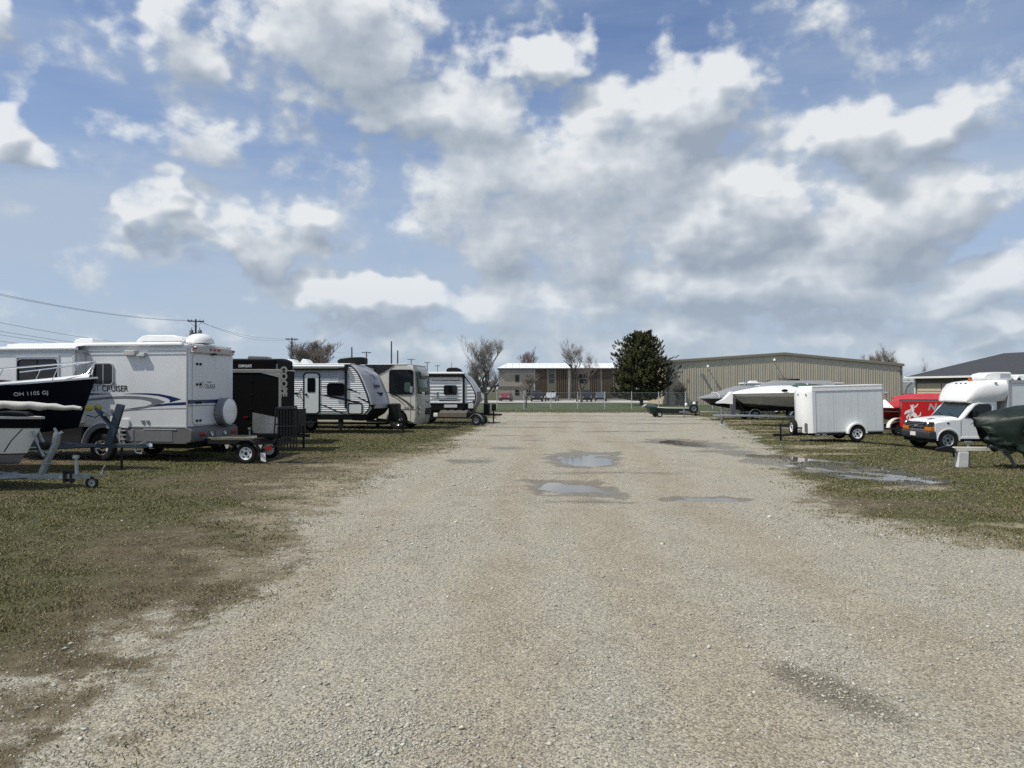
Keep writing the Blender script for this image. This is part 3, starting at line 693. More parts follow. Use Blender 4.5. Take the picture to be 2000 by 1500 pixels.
# ------------------------------------------------------------------ white covered sailing boat, nearest on the left
def covered_boat():
    T = thing('covered_sailing_boat', (-9.48, 15.45, gz(-9.3, 15.4)), R(3), 'white hulled boat with black sheer band and pale tarp, nearest the drive on the left', 'boat')
    sh = lambda t: 1.24 + .16 * t; kl = lambda t: .50 - .05 * t
    part('hull', hull_part(MB(), hull_rows(5.2, 1.95, sh, kl, .38, .30, 1, full=.7, vee=.42)), 'gel_white', T)
    part('keel_band', hull_part(MB(), hull_rows(5.18, 1.93, sh, kl, .40, .27, .305, 1, full=.7, vee=.42)), 'decal_black', T)
    part('hull_bottom', hull_part(MB(), hull_rows(5.15, 1.92, sh, kl, .42, 0, .275, full=.7, vee=.42)), 'rv_grey', T)
    part('sheer_band', sheer_strip(MB(), 5.2, 1.95, sh, .7, .02, .16, .012, .04), 'black_paint', T)
    part('gunwale', sheer_strip(MB(), 5.2, 1.95, lambda t: sh(t) + .165, .7, 0, .045, .05, .16), 'tarp_pale', T)
    dk = MB(); rows = []
    for i in range(15):
        t = .04 + i / 14 * .94; b = .97 * math.sin(math.pi / 2 * min(1, t / .7)) ** .8
        z = sh(t) + .2; rows.append([(-t * 5.2, b * math.cos(math.pi * k / 8), z + .10 * math.sin(math.pi * k / 8) * (1 + .2 * math.sin(i * 2.1))) for k in range(9)])
    dk.loft(rows); part('deck_cover', dk, 'black_plastic', T)
    ms = MB(); pts = []; rs = []
    for i in range(34):
        f = i / 33; pts.append((.92 - 5.4 * f, -.25 + .02 * math.sin(i * 1.7), 1.62 + .055 * math.sin(f * 5) + .012 * math.sin(i * 2.3) + .06 * f)); rs.append((.035 + .045 * min(1, f * 6)) * (1 + .13 * math.sin(i * 2.7)))
    ms.tube(pts, rs, 10); part('wrapped_mast', ms, 'tarp_pale', T)
    part('mast_crutch', MB().tube([(-.9, -.25, 1.35), (-.9, -.25, 1.58)], .03, 6), 'galv', T)
    rope = MB().tube([(-.17, -.33, 1.22), (-.30, -.47, 1.0), (-.42, -.50, .78)], .012, 5)
    part('bow_line', rope, 'black_plastic', T)
    # trailer
    boat_trailer(T, 4.6, 1.0, .20, 1.5, wheel_x=-3.3)
    part('winch_post', MB().tube([(.02, 0, .30), (.16, 0, .62), (.30, 0, .92), (.33, 0, 1.12)], .07, 8).tube([(.33, 0, 1.10), (.27, 0, 1.22)], .03, 6).tube([(.33, 0, 1.05), (.42, 0, 1.14)], .03, 6).box(.05, .2, -.09, .09, .5, .53).box(.14, .28, -.09, .09, .72, .75), 'galv', T)
    part('bow_strut', MB().tube([(-.10, -.1, 1.16), (.12, -.1, .66)], .03, 6).tube([(-.10, .1, 1.16), (.12, .1, .66)], .03, 6), 'galv', T)
    part('bow_roller', MB().lathe([(.05, -.12), (.09, -.1), (.06, 0), (.09, .1), (.05, .12)], (.06, 0, .86), 'y', 12), 'rubber', T)
    part('jack', MB().tube([(.76, -.09, .30), (.74, -.09, .66)], .035, 8).box(.69, .79, -.13, -.05, .62, .68), 'galv', T)
    part('jack_clamp', MB().ring(rr(.50, .54, .14, .36, .01), rr(.51, .53, .17, .33, .005), -.075, .075).box(.47, .50, -.07, .07, .13, .37).box(.60, .64, -.07, .07, .12, .37), 'black_frame', T)
    wheel(T, (1.02, -.02, .12), .12, .06, .07, out=-1, rim='galv', holes=False)
    part('coupler', MB().box(.98, 1.30, -.05, .05, .27, .30).box(.98, 1.27, -.045, .045, .20, .23).tube([(1.18, 0, .3), (1.26, 0, .46)], .02, 6), 'chrome', T)
covered_boat()

# ------------------------------------------------------------------ navy sailing boat behind it
def navy_boat():
    T = thing('navy_sailing_boat', (-10.24, 18.9, gz(-10, 18.9)), R(4), 'dark navy hulled boat with steel bow rail and white registration lettering', 'boat')
    L, B = 6.4, 2.3; sh = lambda t: 2.27 - .78 * t + .42 * t * t; kl = lambda t: 1.05 - .35 * min(1, t * 2.2)
    part('hull', hull_part(MB(), hull_rows(L, B, sh, kl, .42, 0, 1, 8, full=.62, vee=.55, flare=.1)), 'navy_gel', T)
    part('rub_rail', sheer_strip(MB(), L, B, sh, .62, .015, .03, .03, .05), 'gel_white', T)
    dk = MB(); rows = []
    for i in range(13):
        t = .02 + i / 12 * .97; b = B / 2 * math.sin(math.pi / 2 * min(1, t / .62)) ** .8 * .93
        rows.append([(-t * L, b * c, sh(t) + .02 + .10 * (1 - c * c)) for c in (-1, -.5, 0, .5, 1)])
    vs = [p for r_ in rows for p in r_]
    dk.add(vs, [(i * 5 + j, i * 5 + j + 1, i * 5 + 6 + j, i * 5 + 5 + j) for i in range(12) for j in range(4)]); part('deck', dk, 'gel_white', T)
    part('cockpit_cover', MB().loft([[(-2.2 - 1.3 * i, .75 * math.cos(math.pi * k / 6), sh((2.2 + 1.3 * i) / L) + .05 + (.28 if i else .12) * math.sin(math.pi * k / 6)) for k in range(7)] for i in range(4)]), 'decal_black', T)
    rl = MB()
    def edge(t, sg): return (-t * L + .02, sg * (B / 2 * math.sin(math.pi / 2 * min(1, t / .62)) ** .8 * .94), sh(t) + .03)
    for sg in (-1, 1):
        top = [(.0, 0, 2.68)] + [(edge(t, sg)[0] + .0, edge(t, sg)[1], sh(t) + .42 - .10 * t) for t in (.05, .12, .22, .36)]
        rl.tube(top, .018, 6)
        for t in (.13, .30): a = edge(t, sg); rl.tube([a, (a[0] + .16, a[1], sh(t) + .40)], .014, 6)
        rl.tube([(-.02, 0, 2.66), (-.16, sg * .12, 2.36), edge(.09, sg)], .014, 6)
    part('bow_rail', rl, 'chrome', T)
    def pt(t, v):
        b = B / 2 * math.sin(math.pi / 2 * min(1, t / .62)) ** .8; zs, zk = sh(t), kl(t)
        return Vector((-t * L - (1 - v) * .42 * (1 - t) ** 1.6, -(b * v ** .55 * (1 + .1 * (v - .5))) - .018, zk + (zs - zk) * v))
    a, b = pt(.235, .82), pt(.13, .80); u = (b - a); n = u.cross(pt(.18, .9) - pt(.18, .7)).normalized()
    v = n.cross(u).normalized(); v = v if v.z > 0 else -v
    text('registration_number', 'OH 1105 GJ', .125, a + Vector((0, -.012, -.05)), u, v, 'letter_white', T, thick=.02, xs=1.12)
    a2 = pt(.30, .76); text('registration_sticker', '16', .10, a2 + Vector((0, -.012, -.05)), u, v, 'decal_grey', T, thick=.02)
    boat_trailer(T, 5.4, 1.25, .55, 1.7, m='blue_steel', wheel_x=-3.8, R_=.34)
    ps = MB()
    for y0 in (-.05, .05): ps.plate([(.22, .62), (.40, .62), (.68, 1.60), (.52, 1.64)], y0 - .02, y0 + .02)
    ps.box(.40, .52, -.05, .05, .9, 1.0); part('winch_post', ps, 'blue_steel', T, bevel=.006)
    part('roller_arm', MB().tube([(.36, -.06, 1.1), (.02, -.06, 1.52)], .035, 6).tube([(.36, .06, 1.1), (.02, .06, 1.52)], .035, 6), 'blue_steel', T)
    for y in (-.10, .06):
        part('bow_roller', MB().lathe([(.05, -.05), (.085, -.03), (.06, 0), (.085, .03), (.05, .05)], (-.03 + y * .9, y, 1.54), 'y', 14), 'yellow_roller', T)
    part('winch', MB().lathe([(.09, -.1), (.09, .1)], (.32, 0, 1.42), 'y', 12).box(.22, .44, -.11, .11, 1.34, 1.40).tube([(.32, -.12, 1.42), (.20, -.14, 1.50)], .015, 5), 'galv', T)
    part('winch_strap', MB().tube([(.30, 0, 1.5), (.0, -.02, 1.30), (-.22, 0, 1.36)], .012, 5), 'black_plastic', T)
    part('coupler', MB().box(.95, 1.30, -.05, .05, .60, .64).lathe([(.03, 0), (.06, .04), (.05, .10), (.02, .12)], (1.30, 0, .54), 'z', 12).tube([(1.05, 0, .64), (1.2, 0, .70)], .02, 6), 'chrome', T)
    part('safety_chain', MB().tube([(.85, .03, .58), (.95, .04, .42), (1.08, .03, .40), (1.12, .02, .52)], .018, 6), 'chrome', T)
    part('jack', MB().tube([(.62, 0, .56), (.62, 0, .03)], .03, 8).box(.54, .70, -.08, .08, 0, .03), 'black_frame', T)
navy_boat()

# ------------------------------------------------------------------ white motorhome
def motorhome():
    T = thing('white_motorhome', (-8.89, 21.0, 0), R(-10), 'long white motorhome with blue and grey swooshes and a covered spare wheel at the rear', 'motorhome')
    W = 2.38
    prof = [(0, .95), (0, 3.05), (-.06, 3.22), (-.30, 3.29), (-5.35, 3.29), (-5.75, 3.20), (-6.05, 2.9), (-6.0, 2.45), (-5.75, 2.15), (-5.75, .95)]
    part('body', MB().plate(prof, 0, W), 'rv_white', T, bevel=.035)
    part('roof', MB().box(-5.5, -.25, .06, W - .06, 3.285, 3.31), 'roof_white', T)
    part('roof_rail', MB().tube([(-5.6, -.015, 3.23), (-.12, -.015, 3.23)], .05, 8).tube([(-.03, .1, 3.24), (-.03, W - .1, 3.24)], .03, 8), 'gel_white', T)
    part('drip_moulding', MB().box(-3.1, -.02, -.022, .002, 3.07, 3.10).box(-3.1, -.02, -.014, .002, 2.955, 2.985), 'decal_pale', T)
    part('corner_moulding', MB().box(-.012, .018, -.018, .03, .9, 3.14), 'letter_grey', T)
    # rear cap recess and trims
    part('rear_cap', MB().plate(rr(.24, W - .26, 1.0, 2.98, .16), 0, .028, 'x'), 'rv_white', T, bevel=.02)
    part('cap_brow', MB().plate([(.14, 3.02), (W - .1, 3.02), (W - .16, 3.17), (.3, 3.20)], -.02, .10, 'x'), 'tarp_pale', T, bevel=.01)
    for y in (.22, 1.0, 1.2, 1.42, W - .16): part('marker_light', MB().box(.08, .125, y - .05, y + .05, 3.10, 3.15), 'tail_red', T)
    part('rear_camera', MB().box(.03, .13, 1.12, 1.26, 2.98, 3.03).tube([(.08, 1.19, 3.0), (.08, 1.19, 3.09)], .02, 6), 'black_plastic', T)
    for z in (1.12, 1.62, 2.13, 2.70):
        for y in (.42, .58): part('ladder_socket', MB().lathe([(.035, 0), (.035, .035), (.01, .04)], (.028, y, z), 'x', 10), 'black_plastic', T)
    part('rear_stripe', MB().box(.027, .034, .05, W - .05, 1.60, 1.70).box(.0, .008, W - .25, W - .02, 1.60, 1.70).box(-.001, .008, .02, .25, 1.60, 1.70), 'decal_navy', T)
    part('rear_pinstripe', MB().box(.027, .034, .05, W - .05, 1.53, 1.55), 'decal_grey', T)
    text('rear_lettering', 'CRUISER', .17, (.03, .80, 2.02), (0, 1, 0), (0, 0, 1), 'decal_grey', T, xs=.85)
    text('rear_lettering', 'TOURING', .07, (.03, .88, 2.17), (0, 1, 0), (0, 0, 1), 'letter_grey', T, xs=.9)
    text('rear_lettering', 'BT', .27, (.03, .55, 2.02), (0, 1, 0), (0, 0, 1), 'letter_grey', T, xs=.7)
    sp = part('spare_wheel', MB().lathe([(.3, 0), (.40, .02), (.41, .24), (.385, .27)], (.05, 1.66, 1.34), 'x', 32), 'cap_mid', T, label='spare wheel with a white round face cover')
    part('spare_cover', MB().lathe([(.385, .268), (.37, .285), (.30, .30), (.01, .305)], (.05, 1.66, 1.34), 'x', 32), 'gel_white', sp)
    # bumper and skirts
    part('rear_bumper', MB().plate([(-.05, .50), (.12, .54), (.16, .62), (.16, .86), (.05, .95), (-.05, .95)], -.01, W + .01), 'skirt_grey', T, bevel=.03)
    for y in (.42, .58, W - .30, W - .16): part('tail_light', MB().lathe([(.065, 0), (.065, .02), (.01, .03)], (.155, y, .74), 'x', 14), 'tail_red', T)
    for y in (.98, W - .72): part('reverse_light', MB().lathe([(.075, 0), (.06, .02), (.01, .012)], (.155, y, .73), 'x', 14), 'alloy', T)
    part('plate_recess', MB().box(.155, .168, 1.15, 1.5, .64, .80), 'decal_grey', T)
    sk = [(0, .94), (0, .50), (-.02, .50), (-1.75, .50), (-1.86, .60), (-1.86, .94)]
    part('rear_skirt', MB().plate(sk, -.012, .10), 'skirt_grey', T, bevel=.01)
    part('skirt_hatch', MB().box(-1.55, -.42, -.022, -.01, .55, .86), 'rv_grey', T, bevel=.008)
    part('skirt_hatch', MB().box(-1.84, -1.60, -.024, -.01, .56, .88), 'cap_mid', T, bevel=.008)
    part('belt_moulding', MB().box(-5.7, 0, -.02, .002, .945, .975).box(-1.3, -.3, -.03, -.01, .88, .90), 'decal_pale', T)
    part('front_skirt', MB().plate([(-3.25, .94), (-3.25, .50), (-5.75, .50), (-5.75, .94)], -.012, .10), 'skirt_grey', T, bevel=.01)
    # wheel arch with a real opening
    arch = [(-2.54 + .66 * math.cos(R(a)), .38 + .66 * math.sin(R(a)) * 1.04) for a in range(0, 181, 12)]
    inner = [(-2.54 + .52 * math.cos(R(a)), .38 + .52 * math.sin(R(a)) * 1.04) for a in range(0, 181, 12)]
    part('wheel_arch', MB().plate(arch + inner[::-1], -.05, .12), 'cap_mid', T, bevel=.015)
    part('arch_lip', MB().stroke(arch, [.035] * len(arch), -.06, .0), 'gel_white', T)
    part('arch_liner', MB().plate(inner, .02, .04), 'black_plastic', T)
    wheel(T, (-2.54, .0, .38), .38, .22, .22, out=-1, rim='chrome')
    wheel(T, (-2.54, W - .2, .38), .38, .22, .22, out=1, rim='chrome')
    wheel(T, (-6.55, .1, .38), .38, .22, .22, out=-1, rim='chrome')
    # underbody and cab (reaching out of the picture on the left)
    part('chassis', MB().box(-5.7, -.1, .3, W - .3, .35, .94), 'black_frame', T)
    part('hitch', MB().box(-.1, .3, 1.05, 1.25, .36, .46), 'black_frame', T)
    part('cab', MB().plate([(-5.74, .55), (-5.74, 2.2), (-6.0, 2.15), (-6.55, 1.35), (-7.35, 1.18), (-7.45, .9), (-7.45, .5), (-6.95, .5), (-6.85, .75), (-6.3, .8), (-6.2, .5)], .2, W - .2), 'rv_white', T, bevel=.05)
    window(T, 'y', -6.25, -5.85, 1.45, 2.0, .2, -1, r=.05)
    # side window
    window(T, 'y', -2.86, -2.26, 2.14, 2.70, 0, -1, r=.09, frame='letter_grey', mull=-2.55)
    # slide-out room
    part('slide_out', MB().box(-5.62, -3.12, -.42, 0, 1.05, 3.06), 'rv_white', T, bevel=.02)
    part('slide_trim', MB().ring(rr(-5.64, -3.10, 1.03, 3.08, .02), rr(-5.56, -3.18, 1.11, 3.0, .02), -.44, -.36).box(-4.92, -3.62, -.45, -.42, 2.88, 2.93).box(-4.95, -4.92, -.45, -.42, 2.2, 2.93).box(-3.62, -3.59, -.45, -.42, 2.2, 2.93), 'decal_pale', T)
    window(T, 'y', -4.86, -3.70, 2.12, 2.80, -.42, -1, r=.07, mull=-4.28)
    part('slide_topper', MB().tube([(-5.68, -.44, 3.12), (-3.04, -.44, 3.12)], .055, 10).add([(-5.62, -.44, 3.17), (-3.1, -.44, 3.17), (-3.1, .02, 3.24), (-5.62, .02, 3.24), (-5.62, -.44, 3.16), (-3.1, -.44, 3.16), (-3.1, .02, 3.23), (-5.62, .02, 3.23)], [(0, 1, 2, 3), (7, 6, 5, 4), (0, 4, 5, 1), (1, 5, 6, 2), (2, 6, 7, 3), (3, 7, 4, 0)]), 'gel_white', T)
    part('topper_arm', MB().box(-3.08, -3.02, -.40, .0, 3.02, 3.08), 'letter_grey', T)
    # awning light boxes
    part('porch_light', MB().plate([(-1.86, 2.93), (-1.52, 2.93), (-1.50, 3.06), (-1.80, 3.07)], -.14, 0), 'tarp_pale', T, bevel=.01)
    part('porch_light', MB().plate([(-1.46, 2.90), (-1.22, 2.90), (-1.20, 3.0), (-1.44, 2.95)], -.13, 0), 'tarp_pale', T, bevel=.01)
    # swooshes: real vinyl, a few millimetres thick
    d = MB()
    d.stroke([(-3.6, 1.77), (-2.9, 1.86), (-2.35, 1.865)], [.06, .05, .004], -.004, 0)
    d.plate([(-1.95, 1.868), (-1.60, 1.885), (-1.20, 1.888), (-.85, 1.87), (-.50, 1.81), (-.17, 1.725), (-.32, 1.685), (-.52, 1.635), (-.50, 1.70), (-.60, 1.755), (-.85, 1.815), (-1.20, 1.848), (-1.60, 1.862)], -.004, 0)
    d.stroke([(-1.9, 1.44), (-1.2, 1.52), (-.6, 1.58), (0, 1.61)], [.004, .03, .06, .08], -.004, 0)
    part('navy_swoosh', d, 'decal_navy', T)
    d = MB()
    d.plate([(-3.5, 1.66), (-2.9, 1.74), (-2.4, 1.79), (-1.9, 1.812), (-1.5, 1.805), (-1.1, 1.77), (-.85, 1.72), (-.66, 1.655), (-.85, 1.585), (-1.15, 1.50), (-1.55, 1.425), (-2.1, 1.365), (-2.9, 1.32), (-2.1, 1.385), (-1.6, 1.455), (-1.25, 1.53), (-1.08, 1.585), (-1.05, 1.63), (-1.15, 1.675), (-1.4, 1.72), (-1.9, 1.74), (-2.4, 1.725), (-2.9, 1.68)], -.0042, 0)
    d.stroke([(-1.9, 1.40), (-1.0, 1.45), (0, 1.47)], [.004, .015, .02], -.004, 0)
    part('grey_swoosh', d, 'decal_grey', T)
    text('side_lettering', 'CRUISER', .23, (-2.60, -.004, 1.94), (1, 0, 0), (0, 0, 1), 'decal_black', T, xs=.92, bold=.002)
    text('side_lettering', 'TOURING', .10, (-2.58, -.004, 2.12), (1, 0, 0), (0, 0, 1), 'letter_grey', T, xs=.95)
    text('side_lettering', 'BT', .34, (-2.92, -.004, 1.94), (1, 0, 0), (0, 0, 1), 'decal_grey', T, xs=.62)
    for x in (-1.33, -1.18): part('vent_louvre', MB().plate([(x - .05, 1.14), (x + .05, 1.14), (x + .04, 1.05), (x + .01, 1.02)], -.03, 0), 'cap_mid', T)
    part('fuel_hatch', MB().plate(rr(-1.98, -1.72, .92, 1.18, .06), -.05, 0), 'rv_white', T, bevel=.012)
    part('ladder_step', MB().box(-1.98, -1.80, -.10, -.02, .60, .63).box(-1.98, -1.80, -.10, -.02, .72, .75).box(-1.98, -1.80, -.10, -.02, .84, .87).box(-2.0, -1.97, -.08, -.02, .56, .93), 'letter_grey', T)
    # roof kit
    ac = part('air_conditioner', MB().plate([(-2.12, 3.34), (-2.05, 3.44), (-1.9, 3.53), (-1.75, 3.555), (-.95, 3.54), (-.70, 3.50), (-.62, 3.44), (-.62, 3.34)], .75, 1.45), 'gel_white', T, bevel=.03)
    part('grille', MB().box(-1.9, -.66, .735, .752, 3.33, 3.365), 'black_plastic', ac)
    part('roof_vent', MB().plate([(-4.25, 3.30), (-4.1, 3.46), (-3.95, 3.5), (-3.55, 3.48), (-3.5, 3.30)], .8, 1.3), 'gel_white', T, bevel=.04)
    part('roof_vent', MB().lathe([(.22, 0), (.2, .05), (.04, .07)], (-3.0, 1.0, 3.30), 'z', 14), 'roof_white', T)
    part('satellite_dome', MB().lathe([(.40, 0), (.39, .08), (.34, .17), (.24, .25), (.1, .285), (.01, .29)], (-.30, 1.1, 3.31), 'z', 24), 'gel_white', T)
motorhome()

# ------------------------------------------------------------------ utility trailer with raised ramp gate
def utility_trailer():
    T = thing('utility_trailer', (-7.15, 20.75, gz(-7.1, 20.7)), R(-4), 'black open utility trailer with plank deck and raised mesh ramp gate', 'trailer')
    fr = MB().box(-1.1, .62, 0, .06, .52, .62).box(-1.1, .62, 1.5, 1.56, .52, .62)
    for x in (-1.1, 0, .56): fr.box(x, x + .05, .06, 1.5, .53, .60)
    part('frame', fr, 'black_frame', T)
    for i in range(9):
        part('plank', MB().box(-1.05, .08 + .004 * (i % 3), .07 + i * .16, .07 + i * .16 + .145, .625, .665 + .006 * ((i * 7) % 3)), 'plank_pale', T)
    part('side_rail', MB().box(-1.1, .1, -.01, .05, .67, .70), 'plank_pale', T)
    wheel(T, (0, -.02, .27), .275, .19, .175, out=-1)
    wheel(T, (0, 1.58, .27), .275, .19, .175, out=1)
    P = [(.42 * math.cos(R(a)), .22 + .42 * math.sin(R(a))) for a in (20, 50, 75, 105, 130, 160)]
    part('fender', MB().stroke(P, [.02] * 6, -.16, .06), 'black_frame', T)
    for x in (-.62, -.30, .30): part('load_tag', MB().plate([(x, .50), (x + .13, .50), (x + .09, .40), (x + .04, .40)], -.02, 0), 'tarp_pale', T)
    part('fender_box', MB().box(.28, .9, -.04, .35, .70, .80), 'black_paint', T, bevel=.01)
    part('tail_light', MB().lathe([(.06, 0), (.05, .03), (.01, .035)], (.60, .12, .42), 'x', 12).box(.5, .68, -.03, .0, .36, .46), 'tail_red', T)
    part('number_plate', MB().plate([(.40, .08), (.54, .04), (.52, .28), (.38, .30)], -.05, -.04), 'letter_white', T)
    g = MB()
    for y in (0, .26, .52, .78, 1.04, 1.30, 1.56): g.tube([(.72, y, .42), (.80, y, 1.52)], .022, 5)
    for z in (.46, .75, 1.05, 1.50): g.tube([(.725 + (z - .46) * .073, 0, z), (.725 + (z - .46) * .073, 1.56, z)], .022, 5)
    part('ramp_gate', g, 'black_frame', T)
    gx = MB()
    for x in np.linspace(.86, 1.36, 7): gx.tube([(x, .0, .40), (x, .0, 1.50)], .022, 5)
    for z in (.42, .70, 1.0, 1.48): gx.tube([(.84, .0, z), (1.38, .0, z)], .024, 5)
    gx.box(.86, 1.30, .02, .05, .75, 1.46); part('gate_panel', gx, 'black_frame', T)
    part('axle', MB().tube([(0, .1, .27), (0, 1.45, .27)], .035, 6), 'black_frame', T)
    part('tongue', MB().box(-2.2, -1.1, .74, .82, .52, .60), 'black_frame', T)
utility_trailer()

# ------------------------------------------------------------------ black enclosed trailer with silver trim
def vnose_trailer():
    T = thing('black_enclosed_trailer', (-7.36, 24.4, 0), R(0), 'black enclosed trailer with silver corner trim, diamond plate and upright silver letters', 'trailer')
    part('body', MB().box(-3.6, 0, 0, 1.6, .55, 2.60), 'black_paint', T, bevel=.03)
    part('roof_trim', MB().box(-3.6, .02, -.018, .03, 2.52, 2.63).box(-3.6, .02, 1.57, 1.618, 2.52, 2.63), 'silver_trim', T, bevel=.008)
    part('corner_gusset', MB().plate([(0, 2.52), (-.62, 2.52), (0, 2.36)], -.016, 0), 'silver_trim', T)
    part('corner_post', MB().box(-.05, .022, -.02, .05, .60, 2.5), 'silver_trim', T, bevel=.008)
    part('stone_guard', MB().plate([(0, .60), (-.88, .60), (-.88, 1.26), (0, 1.08)], -.016, 0), 'diamond_plate', T)
    part('door_seam', MB().box(-.93, -.915, -.008, 0, .6, 2.5), 'black_plastic', T)
    for z in (.9, 1.35, 1.8, 2.25): part('hinge', MB().box(-.97, -.88, -.014, 0, z, z + .05), 'black_plastic', T)
    part('marker_light', MB().box(-1.15, -1.02, -.02, 0, 1.10, 1.13), 'tail_red', T)
    part('jack_handle', MB().tube([(-.95, -.06, .5), (-.95, -.06, .72)], .025, 6).lathe([(.05, 0), (.05, .06)], (-.95, -.06, .72), 'z', 10), 'galv', T)
    # upright silver lettering standing on the front edge
    text('upright_lettering', 'COOPE', .27, (.03, -.02, 2.72), (0, 0, -1), (1, 0, 0), 'silver_trim', T, thick=.03, xs=1.05, bold=.012)
    wheel(T, (-1.9, -.02, .30), .30, .19, .18, rim='black_plastic'); wheel(T, (-1.9, 1.62, .30), .30, .19, .18, out=1, rim='black_plastic')
    part('chassis', MB().box(-3.5, .0, .12, 1.5, .42, .55), 'black_frame', T)
    part('tongue', MB().tube([(0, .3, .5), (.55, .9, .46)], .045, 6).tube([(0, 1.5, .5), (.55, .9, .46)], .045, 6).box(.5, .7, .83, .97, .42, .52).tube([(.5, .9, .05), (.5, .9, .8)], .04, 8), 'black_frame', T)
    part('tool_box', MB().box(.08, .42, .5, 1.5, .55, 1.35), 'black_plastic', T, bevel=.02)
vnose_trailer()

# ------------------------------------------------------------------ taller black trailer behind
def tall_trailer():
    T = thing('tall_black_trailer', (-8.42, 27.4, 0), R(2), 'tall black box trailer with white word CORPORATE high on its side', 'trailer')
    part('body', MB().box(-5.2, 0, 0, 2.4, .55, 3.06), 'black_paint', T, bevel=.04)
    part('roof', MB().loft([[(x, y, 3.055 + .07 * (1 - (2 * y / 2.4 - 1) ** 2)) for y in np.linspace(.02, 2.38, 7)] + [(x, 1.2, 3.03)] for x in (-5.18, -.02)]), 'black_plastic', T)
    part('roof_vent', MB().plate([(-1.25, 3.08), (-1.2, 3.22), (-.55, 3.2), (-.50, 3.08)], .7, 1.4), 'cap_mid', T, bevel=.03)
    text('side_lettering', 'CORPORATE', .13, (-1.33, -.004, 2.78), (1, 0, 0), (0, 0, 1), 'letter_white', T, bold=.004, xs=.62)
    for ya in (.02, 2.3): part('rear_post', MB().box(-.02, .03, ya, ya + .08, .6, 2.9), 'cap_mid', T)
    part('rear_light', MB().box(.02, .04, .2, .35, 1.6, 1.9), 'glass_tint', T)
    wheel(T, (-2.2, .0, .36), .36, .22, .2); wheel(T, (-2.2, 2.4, .36), .36, .22, .2, out=1)
    part('chassis', MB().box(-5, .1, .2, 2.2, .4, .56), 'black_frame', T)
tall_trailer()

